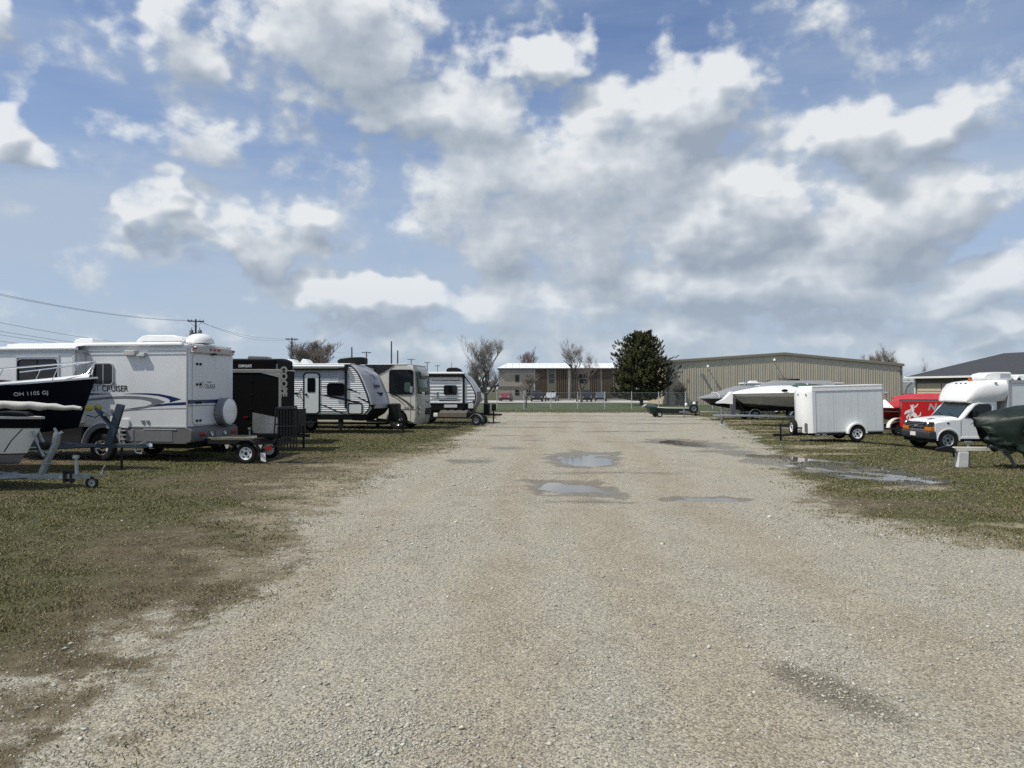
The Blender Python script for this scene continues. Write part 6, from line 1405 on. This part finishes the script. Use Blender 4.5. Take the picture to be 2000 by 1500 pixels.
# ------------------------------------------------------------------ two storey office
def office():
    B = thing('office_building', (-2.35, 136, 0), R(-1), 'two storey office with white metal roof, pale stone end and brown ribbed panels', 'building')
    part('wall', MB().box(0, 24, 0, 12, 0, 5.55), 'office_stone', B)
    part('eave', MB().box(-.25, 24.2, -.45, 12.4, 5.5, 5.72), 'office_brown', B)
    rf = MB(); rf.add([(-.3, -.55, 5.7), (24.3, -.55, 5.7), (24.3, 12.5, 5.7), (-.3, 12.5, 5.7), (1.4, 4.5, 6.75), (23, 4.5, 6.75), (23, 8, 6.75), (1.4, 8, 6.75)], [(0, 1, 5, 4), (1, 2, 6, 5), (2, 3, 7, 6), (3, 0, 4, 7), (4, 5, 6, 7), (3, 2, 1, 0)])
    r_ = part('roof', rf, 'office_roof', B)
    for x in np.arange(1.2, 24, 1.2): part('roof_seam', MB().add([(x - .03, -.5, 5.73), (x + .03, -.5, 5.73), (x + .03, 4.5, 6.80), (x - .03, 4.5, 6.80), (x, -.5, 5.79), (x, 4.5, 6.86)], [(0, 1, 4), (2, 3, 5), (0, 4, 5, 3), (1, 2, 5, 4)]), 'office_roof', r_)
    part('fascia', MB().box(0, 6.2, -.08, 0, 4.95, 5.5), 'cap_mid', B)
    part('stone_course', MB().box(0, 6.2, -.06, 0, 2.0, 2.5), 'brown_band', B)
    for z0, z1 in ((.9, 1.9), (3.3, 4.5)):
        for x in (2.9, 4.9): window(B, 'y', x, x + .75, z0, z1, 0, -1, r=.02, fr=.06, frame='metal_trim')
    # ribbed panels between the window bays
    x = 6.4; k = 0
    bays = [(6.5, 8.6), (10.1, 12.2), (12.8, 14.0), (16.0, 18.0), (18.2, 20.2), (21.4, 23.8)]
    for a, b in bays:
        mb = MB(); n = int((b - a) / .30)
        P = []
        for i in range(n):
            xa = a + (b - a) * i / n; w_ = (b - a) / n; P += [(xa, 0), (xa + w_ * .12, -.10), (xa + w_ * .58, -.10), (xa + w_ * .70, 0)]
        P += [(b, 0), (b, .02), (a, .02)]
        part('ribbed_panel', mb.plate(P, .3, 5.45, 'z'), 'office_brown', B)
    for a, b in ((8.75, 9.95), (14.1, 15.8), (20.3, 21.3)):
        part('window_bay', MB().box(a, b, -.04, .0, .3, 5.45), 'coach_brown', B)
        for z0, z1, g in ((.85, 1.75, 'glass_dark'), (1.85, 2.85, 'brown_band'), (2.95, 3.8, 'glass_tint'), (3.9, 4.7, 'glass_tint')):
            window(B, 'y', a + .12, b - .12, z0, z1, -.04, -1, r=.02, fr=.05, glass=g, frame='metal_trim')
    for x in (6.35, 12.45): part('downpipe', MB().box(x - .06, x + .06, -.16, -.04, 0, 5.5), 'decal_pale', B)
    part('plinth', MB().box(6.2, 24, -.12, 0, 0, .3), 'concrete', B)
office()

# ------------------------------------------------------------------ tan metal building
def metal_building():
    Lw = 29.3
    B = thing('tan_metal_building', (19.6, 96.5, 0), R(-.5), 'large tan ribbed metal building with low gable and two wall lamps', 'building')
    ez, rz, er = 5.50, 6.48, 5.05; mid = Lw * .5
    top = lambda x: (ez + (rz - ez) * x / mid) if x < mid else (er + (rz - er) * (Lw - x) / mid)
    part('core', MB().plate([(0, 0), (0, ez - .05), (mid, rz - .05), (Lw, er - .05), (Lw, 0)], .12, 15), 'metal_wall', B)
    n = 34; w_ = Lw / n
    for i in range(n):
        x = i * w_; P = [(x, .02), (x, -.03), (x + .05, -.045), (x + .10, -.03), (x + .14, 0), (x + w_ * .33, 0), (x + w_ * .36, -.014), (x + w_ * .42, -.014), (x + w_ * .45, 0), (x + w_ * .64, 0), (x + w_ * .67, -.014), (x + w_ * .73, -.014), (x + w_ * .76, 0), (x + w_, 0), (x + w_, .02)]
        mb = MB(); m_ = len(P); vs = [(u, v, .0) for u, v in P] + [(u, v, top(u) - .02) for u, v in P]
        mb.add(vs, [(j, (j + 1) % m_, (j + 1) % m_ + m_, j + m_) for j in range(m_)] + [tuple(range(m_)), tuple(range(2 * m_ - 1, m_ - 1, -1))])
        o = part('wall_panel', mb, 'metal_wall', B); o.location.y = .1 + (.004 if i % 3 else -.004)
    for x0, x1 in ((-.25, mid), (mid, Lw + .25)):
        z0, z1 = top(max(0, x0)) - (.03 if x0 < 0 else 0), top(min(Lw, x1))
        part('gable_trim', MB().plate([(x0, z0 - .18), (x1, z1 - .18), (x1, z1 + .12), (x0, z0 + .12)], -.10, .15), 'metal_trim', B)
        part('roof', MB().plate([(x0, z0 + .10), (x1, z1 + .10), (x1, z1 + .16), (x0, z0 + .16)], .15, 15.2), 'metal_wall', B)
    part('end_wall', MB().box(-.05, .0, .1, 15, 0, ez), 'cream_wall', B)
    part('corner_trim', MB().box(-.03, .16, -.02, .1, 0, ez).box(Lw - .14, Lw + .04, -.02, .1, 0, er - .1), 'metal_trim', B)
    for x, z in ((4.9, 4.75), (13.2, 5.55)):
        l = part('wall_lamp', MB().tube([(x, .02, z), (x, -.45, z + .15)], .05, 6).lathe([(.05, .15), (.16, .0), (.17, -.12), (.02, -.14)], (x, -.5, z + .12), 'z', 12), 'gel_white', B)
    part('camera_bracket', MB().box(4.2, 4.4, -.35, .02, 3.7, 3.95).tube([(4.3, 0, 4.2), (4.3, -.3, 3.9)], .05, 6), 'cap_mid', B)
    part('gutter_corner', MB().box(Lw - .5, Lw - .1, -.2, 0, er - .7, er - .6), 'metal_trim', B)
    part('door', MB().box(1.0, 2.0, -.02, .03, 0, 2.1), 'metal_trim', B)
metal_building()

# ------------------------------------------------------------------ low building with dark shingle roof on the right
def shingle_building():
    B = thing('shingle_roof_building', (39.2, 75.5, 0), R(-76.3), 'low cream building with broad dark shingle roof and a vent pipe', 'building')
    # local x runs toward the camera along the wall, y to the right (building interior)
    L = 42; D = 24; ez = 3.05; rz = 5.7
    part('wall', MB().box(0, L, .6, D, 0, ez), 'brown_band', B)
    part('soffit', MB().box(-.7, L, 0, D + .6, ez, ez + .06), 'brown_band', B)
    part('gutter', MB().box(-.8, L, -.12, .06, ez - .02, ez + .16), 'gel_white', B, bevel=.02)
    part('end_fascia', MB().plate([(-.1, ez), (-.1, ez + .18), (D / 2, rz + .05), (D / 2, rz - .12)], -.84, -.70, 'x'), 'gel_white', B)
    part('roof', MB().add([(-.75, -.06, ez + .15), (L, -.06, ez + .15), (L, D / 2, rz), (-.75, D / 2, rz), (-.75, D + .6, ez + .15), (L, D + .6, ez + .15), (-.75, -.06, ez + .07), (L, -.06, ez + .07), (L, D + .6, ez + .07), (-.75, D + .6, ez + .07)],
         [(0, 1, 2, 3), (3, 2, 5, 4), (0, 3, 4, 9, 6), (1, 7, 8, 5, 2), (6, 9, 8, 7), (0, 6, 7, 1), (4, 5, 8, 9)]), 'shingle', B)
    for i in range(7):
        x = .25 + i * 3.1
        part('cream_panel', MB().box(x, x + 3.0, .52, .6, .0, 1.75), 'cream_wall', B, bevel=.02)
        part('cream_panel', MB().box(x, x + 3.0, .52, .6, 1.80, 2.55), 'cream_wall', B, bevel=.02)
    part('corner_pipe', MB().box(-.05, .08, .45, .58, 0, ez), 'gel_white', B)
    part('vent_pipe', MB().tube([(9.5, 7.6, 4.6), (9.5, 7.6, 6.15)], .17, 10).lathe([(.22, 0), (.22, .12), (.02, .14)], (9.5, 7.6, 6.12), 'z', 10), mat('rust_pipe', (.16, .12, .11), .7, var=.3, scale=6), B)
    part('flashing', MB().lathe([(.4, 0), (.2, .12)], (9.5, 7.6, 4.75), 'z', 10), 'letter_grey', B)
shingle_building()
def greenhouse():
    G = thing('plastic_sheeted_frame', (58.0, 112, 0), 0, 'frame wrapped in cloudy white plastic sheet between the two buildings', 'greenhouse')
    part('sheet', MB().box(-1.5, 5, 0, 4, 1.2, 3.2), 'poly_sheet', G, bevel=.2)
    part('base', MB().box(-1.6, 5.1, -.1, 4.1, 0, 1.2), 'rv_grey', G)
    for x in (-1, 1, 3): part('hoop', MB().tube([(x, -.04, .2), (x + .4, -.04, 2.4), (x + 1.2, -.04, 3.15)], .04, 6), 'galv', G)
greenhouse()

# ------------------------------------------------------------------ parked cars
def car(loc, rz, L, H, m, label, suv, end='front'):
    T = thing('parked_car', loc, rz, label, 'car', 'cars parked before the office')
    W = 1.8; hb = .92 if not suv else 1.05
    prof = [(0, .32), (-.02, .62), (.10, hb - .12), (.9, hb), (1.55, H - .04), (1.95, H), (L - 1.1, H - .02), (L - .45, H - .22) if suv else (L - .9, H - .12), (L - .12, hb), (L, .7), (L - .03, .32)]
    rows = []
    for y, k, zk in ((0.06, .0, .985), (.0, .0, .96), (.25, 0, 1.0), (W / 2, 0, 1.01), (W - .25, 0, 1.0), (W, 0, .96), (W - .06, 0, .985)): pass
    sec = []
    for x, z in prof: sec.append((x, z))
    part('body', MB().plate([p for p in prof if p[1] <= hb + .01], 0, W), m, T, bevel=.09, seg=3)
    cab = [(.9, hb - .02), (1.55, H - .04), (1.95, H), (L - 1.1, H - .02), ((L - .45), H - .22) if suv else (L - .9, H - .12), (L - .15, hb - .02)]
    part('cabin', MB().plate(cab, .10, W - .10), m, T, bevel=.07, seg=3)
    part('windscreen', MB().loft([[(.98, .2, hb + .03), (.98, W - .2, hb + .03), (1.0, W - .2, hb + .03), (1.0, .2, hb + .03)], [(1.50, .26, H - .10), (1.50, W - .26, H - .10), (1.53, W - .26, H - .10), (1.53, .26, H - .10)]]), 'glass_dark', T)
    part('rear_glass', MB().loft([[(L - .15, .22, hb + .05), (L - .15, W - .22, hb + .05), (L - .2, W - .22, hb + .05), (L - .2, .22, hb + .05)], [(L - (.42 if suv else .86), .28, H - .24), (L - (.42 if suv else .86), W - .28, H - .24), (L - .5 - (0 if suv else .4), W - .28, H - .24), (L - .5 - (0 if suv else .4), .28, H - .24)]]), 'glass_dark', T)
    for y in (.085, W - .085): part('side_glass', MB().plate([(1.15, hb + .03), (1.62, H - .10), (L - 1.1, H - .12), (L - .6, hb + .05)], y - .01, y + .01), 'glass_dark', T)
    for y in (.10, W - .40):
        part('headlight', MB().box(-.04, .12, y, y + .30, .66, .80), 'alloy', T, bevel=.02); part('tail_light', MB().box(L - .08, L + .02, y, y + .28, .68, .88), 'tail_red', T, bevel=.02)
    part('bumper', MB().box(-.05, .15, .08, W - .08, .32, .52), 'black_plastic', T, bevel=.03)
    for x in (.85, L - .85):
        for y in (.06, W - .06): wheel(T, (x, y, .33), .33, .2, .21, out=-1 if y < 1 else 1, rim='alloy', holes=False)
for i, (px, yy, rz_, L, H, m, lab, suv) in enumerate([
    (-.3, 122, 84, 4.2, 1.45, 'car_red', 'dark red hatchback parked at the pale end of the office', False),
    (4.85, 120, 90, 4.6, 1.75, 'car_black', 'black sport utility car seen from its tail beside the downpipe', True),
    (7.0, 124, 78, 4.4, 1.45, 'car_silver', 'silver saloon parked between the two darker cars', False),
    (12.4, 118, 96, 4.9, 1.9, 'car_dark', 'tall black car parked left of the blue grey saloon', True),
    (15.2, 124, 82, 4.5, 1.5, 'car_blue', 'blue grey saloon parked nearest the evergreen tree', False)]):
    car((px, yy, .03), R(rz_), L, H, m, lab, suv)
def far_car():
    car((-8.6, 118, .03), R(8), 4.6, 1.5, 'gel_white', 'white car in the far car park left of the office', True)
far_car()

# ------------------------------------------------------------------ trees
def bare_tree(name, loc, H, spread, label, seed, m='twig', trunk_h=.22, depth=6, stems=1, group='bare trees', thick=1., up=.5, n_child=(3, 4), tw=1.):
    rnd = random.Random(seed)
    T = thing(name, loc, rnd.random() * 6, label, 'tree', group)
    tk, tw_ = MB(), MB()
    def grow(p, d, l, r, lev):
        pts = [p]; k = 3 if lev < 3 else 2; q = p; dd = d
        for i in range(k):
            dd = (dd + Vector((rnd.uniform(-1, 1), rnd.uniform(-1, 1), rnd.uniform(-.3, .6))) * .11).normalized(); q = q + dd * l / k; pts.append(q)
        rs = [r * (1 - .45 * i / k) for i in range(k + 1)]
        if lev <= 2: tk.tube(pts, rs, 6 if lev < 2 else 4, cap=False)
        else: tw_.tube(pts, [max(x * .8, .0045 * tw) for x in rs], 3, cap=False)
        if lev >= depth: return
        for i in range(rnd.randint(*n_child)):
            f = rnd.uniform(.35, 1.0); base = pts[0].lerp(pts[-1], f) if k == 2 else pts[min(k, int(f * k + .5))]
            side = Vector((rnd.uniform(-1, 1), rnd.uniform(-1, 1), 0))
            if side.length < .1: side = Vector((1, 0, 0))
            side.normalize(); ang = rnd.uniform(.45, .95)
            nd_ = (dd * math.cos(ang) + side * math.sin(ang) * spread + Vector((0, 0, up))).normalized()
            grow(base, nd_, l * rnd.uniform(.56, .82), r * rnd.uniform(.45, .62), lev + 1)
    for s in range(stems):
        o = Vector((rnd.uniform(-.3, .3), rnd.uniform(-.3, .3), 0)) * (stems > 1)
        d0 = Vector((rnd.uniform(-.25, .25) * stems, rnd.uniform(-.2, .2), 1)).normalized() if stems > 1 else Vector((rnd.uniform(-.06, .06), 0, 1))
        grow(o - Vector((0, 0, .1)), d0, H * trunk_h * 1.35, H * .020 * thick, 0)
    part('trunk', tk, 'bark', T); part('crown', tw_, m, T, kind='stuff')
    zs = max(v[2] for v in tw_.v); T.scale = (H / zs,) * 3
    return T
bare_tree('bare_tree', (-3.6, 104, 0), 9.6, 1.0, 'tall bare multi stemmed tree at the left corner of the office', 4, stems=3, depth=6, tw=1.2)
bare_tree('bare_tree', (1.45, 82, 0), 4.1, 1.35, 'small spreading bare tree on the lawn before the pale office end', 9, stems=1, depth=6, trunk_h=.26, thick=1.3)
bare_tree('bare_tree', (2.7, 165, 0), 11.4, .9, 'reddish bare tree rising behind the office roof', 12, m='twig_red', depth=6, up=.5, tw=1.6)
bare_tree('bare_tree', (10.4, 115, 0), 10.0, 1.15, 'wide bare tree in front of the brown office panels', 23, m='twig', depth=6, tw=1.2)
bare_tree('bare_tree', (-31.5, 125, 0), 10.6, .85, 'dense rounded bare tree above the ribbed travel trailer', 31, depth=6, stems=3, up=.55, n_child=(3, 5), thick=1.5, tw=2.4)
bare_tree('bare_tree', (-44, 108, 0), 9.6, .9, 'bare tree whose top shows behind the motorhome dome', 37, depth=6, stems=2, tw=1.6)
bare_tree('bare_tree', (67.5, 138, 0), 10.2, .8, 'dense bare tree behind the right end of the metal building', 41, depth=6, stems=3, up=.6, n_child=(4, 4), tw=2.2)
bare_tree('bare_tree', (75, 140, 0), 8.0, .6, 'thin faint bare tree between the tan and the shingled building', 43, depth=5, up=.8, tw=1.0)
bare_tree('bare_tree', (34.3, 95.2, 0), 3.9, .9, 'slender bare tree in front of the tan metal wall', 47, depth=6, tw=.9)
bare_tree('bare_tree', (-6.5, 118, 0), 5.2, 1.1, 'low bare shrub like tree left of the office corner', 53, depth=6, stems=2, tw=1.4)
bare_tree('bare_tree', (20.3, 92.0, 0), 3.3, .8, 'thin bare shrub beside the evergreen at the metal wall corner', 59, depth=6, stems=3, tw=1.0)

def pine():
    rnd = random.Random(5); H = 8.9
    T = thing('evergreen_pine', (16.0, 95, 0), 0, 'dense dark green pine standing between the office and the metal building', 'tree')
    tk = MB().tube([(0, 0, -.2), (.05, 0, 2), (0, .1, 5), (.1, 0, 8.3)], [.24, .2, .13, .03], 8)
    V = []; F = []; Cc = []
    def clump(c, d, ln, wd):
        d = d.normalized(); a = d.orthogonal().normalized(); b = d.cross(a)
        for k in range(34):
            q = rnd.random() * 6.283; f = rnd.random(); base = c + d * ln * (f * .9 - .1)
            out = (a * math.cos(q) + b * math.sin(q)) * wd * (1 - .55 * f) * rnd.uniform(.6, 1.1) + d * ln * rnd.uniform(.12, .35)
            sd = d.cross(out).normalized() * .05
            i = len(V); V.extend([base - sd, base + sd, base + out]); F.append((i, i + 1, i + 2))
    for lev in range(21):
        z = .62 + (H - 1.12) * lev / 20
        rad = float(np.interp(z, [.6, 1.3, 2.8, 4.5, 6.0, 7.2, 8.1, 8.8], [2.9, 3.5, 3.9, 3.6, 2.9, 2.1, 1.25, .5]))
        nbr = max(6, int(8 + 4.2 * rad))
        for j in range(nbr):
            a = 6.283 * j / nbr + lev * 1.9 + rnd.uniform(-.3, .3); lob = .84 + .17 * math.sin(3 * a + lev * .35) + .14 * math.sin(5 * a - lev * .5)
            rr_ = rad * lob * rnd.uniform(.66, 1.16); rise = rnd.uniform(.0, .30) + .02 * z
            tip = Vector((math.cos(a) * rr_, math.sin(a) * rr_, z + rr_ * rise))
            st = Vector((0, 0, z)); tk.tube([st, st.lerp(tip, .6) - Vector((0, 0, .12)), tip], [.05, .03, .012], 4, cap=False)
            for s in (.42, .56, .68, .78, .87, .95, 1.02, .72):
                c = st.lerp(tip, s) + Vector((rnd.uniform(-.30, .30), rnd.uniform(-.30, .30), rnd.uniform(-.10, .22)))
                clump(c, (tip - st).normalized() * .8 + Vector((rnd.uniform(-.5, .5), rnd.uniform(-.5, .5), rnd.uniform(.4, 1.1))), rnd.uniform(.38, .66), rnd.uniform(.16, .26))
    part('trunk', tk, 'bark', T)
    me = bpy.data.meshes.new('crown'); fill(me, np.array([tuple(v) for v in V]), np.array(F), smooth=False)
    me.materials.append(mat('needles', (.090, .098, .038), .75, var=.55, scale=1.1, spec=.25)); o = put(bpy.data.objects.new('crown', me), T); o['kind'] = 'stuff'
pine()

# distant hedge and tree line at the edge of town
def treeline():
    V, F = [], []
    r = np.random.default_rng(8)
    for (x0, x1, y, h) in ((-420, 420, 420, 9), (-120, -8, 190, 5.5), (60, 140, 170, 5), (-26, -5, 140, 3.4)):
        n = int((x1 - x0) * (7 if y < 300 else 5))
        for i in range(n):
            x = x0 + (x1 - x0) * r.random(); hh = h * (.35 + .65 * float(fbm(np.array([x]), np.array([y]), .06, 3, 61)[0])) * r.random() ** .5
            s = .35 + .5 * r.random() if y < 300 else .9 + r.random(); k = len(V); yy = y + 3 * r.random(); a = r.random() * 3
            V += [(x - s, yy, hh - s * .6), (x + s * math.cos(a), yy - s * .5, hh - s * .4), (x + .3 * s, yy + .4 * s, hh + s)]; F.append((k, k + 1, k + 2))
    me = bpy.data.meshes.new('distant_trees'); fill(me, np.array(V), np.array(F), smooth=False); me.materials.append(mat('far_trees', (.085, .078, .066), .95, var=.4, scale=.2))
    o = put(bpy.data.objects.new('distant_trees', me)); o['kind'] = 'stuff'; tag(o, 'bare hedge and tree line along the far horizon', 'trees')
treeline()

# ------------------------------------------------------------------ power poles and wires
def pole(loc, H, label, arm=True, trans=False, rz=0, arm_w=2.4):
    T = thing('utility_pole', loc, rz, label, 'utility pole', 'utility poles along the road')
    part('shaft', MB().tube([(0, 0, -.5), (0, 0, H)], [.17, .12], 8), 'wood_pole', T)
    if arm:
        part('crossarm', MB().box(-arm_w / 2, arm_w / 2, -.06, .06, H - .35, H - .20), 'wood_pole', T)
        for x in (-arm_w / 2 + .1, -.5, .5, arm_w / 2 - .1): part('insulator', MB().lathe([(.05, 0), (.07, .08), (.03, .18)], (x, 0, H - .20), 'z', 8), 'transformer', T)
        for s in (-1, 1): part('brace', MB().tube([(0, -.08, H - 1.1), (s * .8, -.08, H - .3)], .025, 4), 'wood_pole', T)
    if trans:
        for s in (-1, 1):
            c = part('transformer', MB().lathe([(.22, 0), (.24, .1), (.24, .85), (.18, .95), (.02, 1.0)], (s * .52, 0, H - 2.35), 'z', 14), 'transformer', T)
            part('bushing', MB().tube([(s * .52, 0, H - 1.4), (s * .45, 0, H - 1.05)], .05, 6), 'transformer', c)
            part('bracket', MB().box(min(0, s * .4), max(0, s * .4), -.05, .05, H - 1.9, H - 1.75), 'wood_pole', T)
    return T
pole((-41.2, 100, 0), 11.1, 'wooden power pole with two transformers above the motorhome', trans=True, rz=R(25), arm_w=2.0)
pole((-39.0, 136, 0), 11.1, 'wooden power pole with plain crossarm left of the dense bare tree', rz=R(25), arm_w=2.1)
pole((-29.0, 139, 0), 9.6, 'bare topped pole rising by the travel trailer air conditioner', arm=False)
pole((-36, 190, 0), 11.3, 'small far power pole with crossarm behind the motor coach roof', rz=R(20))
pole((-21.2, 135, 0), 10.4, 'taller of the two plain poles above the motor coach roof', arm=False)
pole((-20.4, 137, 0), 8.9, 'shorter of the two plain poles above the motor coach roof', arm=False)
pole((-31.5, 240, 0), 11.5, 'far crossarm pole just right of the two plain poles', rz=R(20))
pole((-32, 290, 0), 12.3, 'tiny far crossarm pole above the end travel trailer roof', rz=R(20))
pole((-33.0, 340, 0), 12.6, 'farthest crossarm pole beside the end trailer air conditioner', rz=R(20))
def wires():
    def span(a, b, sag, nm, lab):
        pts = [(a[0] + (b[0] - a[0]) * t, a[1] + (b[1] - a[1]) * t, a[2] + (b[2] - a[2]) * t - sag * 4 * t * (1 - t)) for t in np.linspace(0, 1, 26)]
        o = part(nm, MB().tube(pts, .016, 4), 'wire'); tag(o, lab, 'wire', 'overhead power wires'); return o
    p0, p1, p2, p3 = (-43.5, 52), (-41.2, 100), (-39.0, 136), (-36, 190)
    names = ['uppermost overhead wire running left from the transformer pole', 'second overhead wire running left from the transformer pole']
    for k, dz in enumerate((0, -.28)):
        span((p0[0] + k * .5, p0[1], 10.6 + dz), (p1[0] + k * .8 - .4, p1[1], 10.95 + dz * .3), .9, 'power_wire', names[k])
    names = ['upper wire between the transformer pole and the next pole', 'lower wire between the transformer pole and the next pole']
    for k in (0, 1): span((p1[0] + k * .8, p1[1], 10.95 - .2 * k), (p2[0] + k * .8 - .4, p2[1], 10.95), .8 + .4 * k, 'power_wire', names[k])
    span((p2[0], p2[1], 10.9), (p3[0], p3[1], 11.1), 1.1, 'power_wire', 'wire running away from the plain crossarm pole')
    low = ['top', 'second', 'third', 'bottom']
    for k, (za, zb) in enumerate(((8.1, 7.0), (7.3, 6.6), (7.0, 6.35), (6.4, 6.1))):
        span((-43.0, 54, za), (-41.2, 100, zb), .5, 'telephone_wire', '%s of the low cables slanting down behind the motorhome roof' % low[k])
    span((p2[0], p2[1], 8.2), (-29, 139, 8.0), .5, 'telephone_wire', 'slack cable near the two plain poles')
wires()
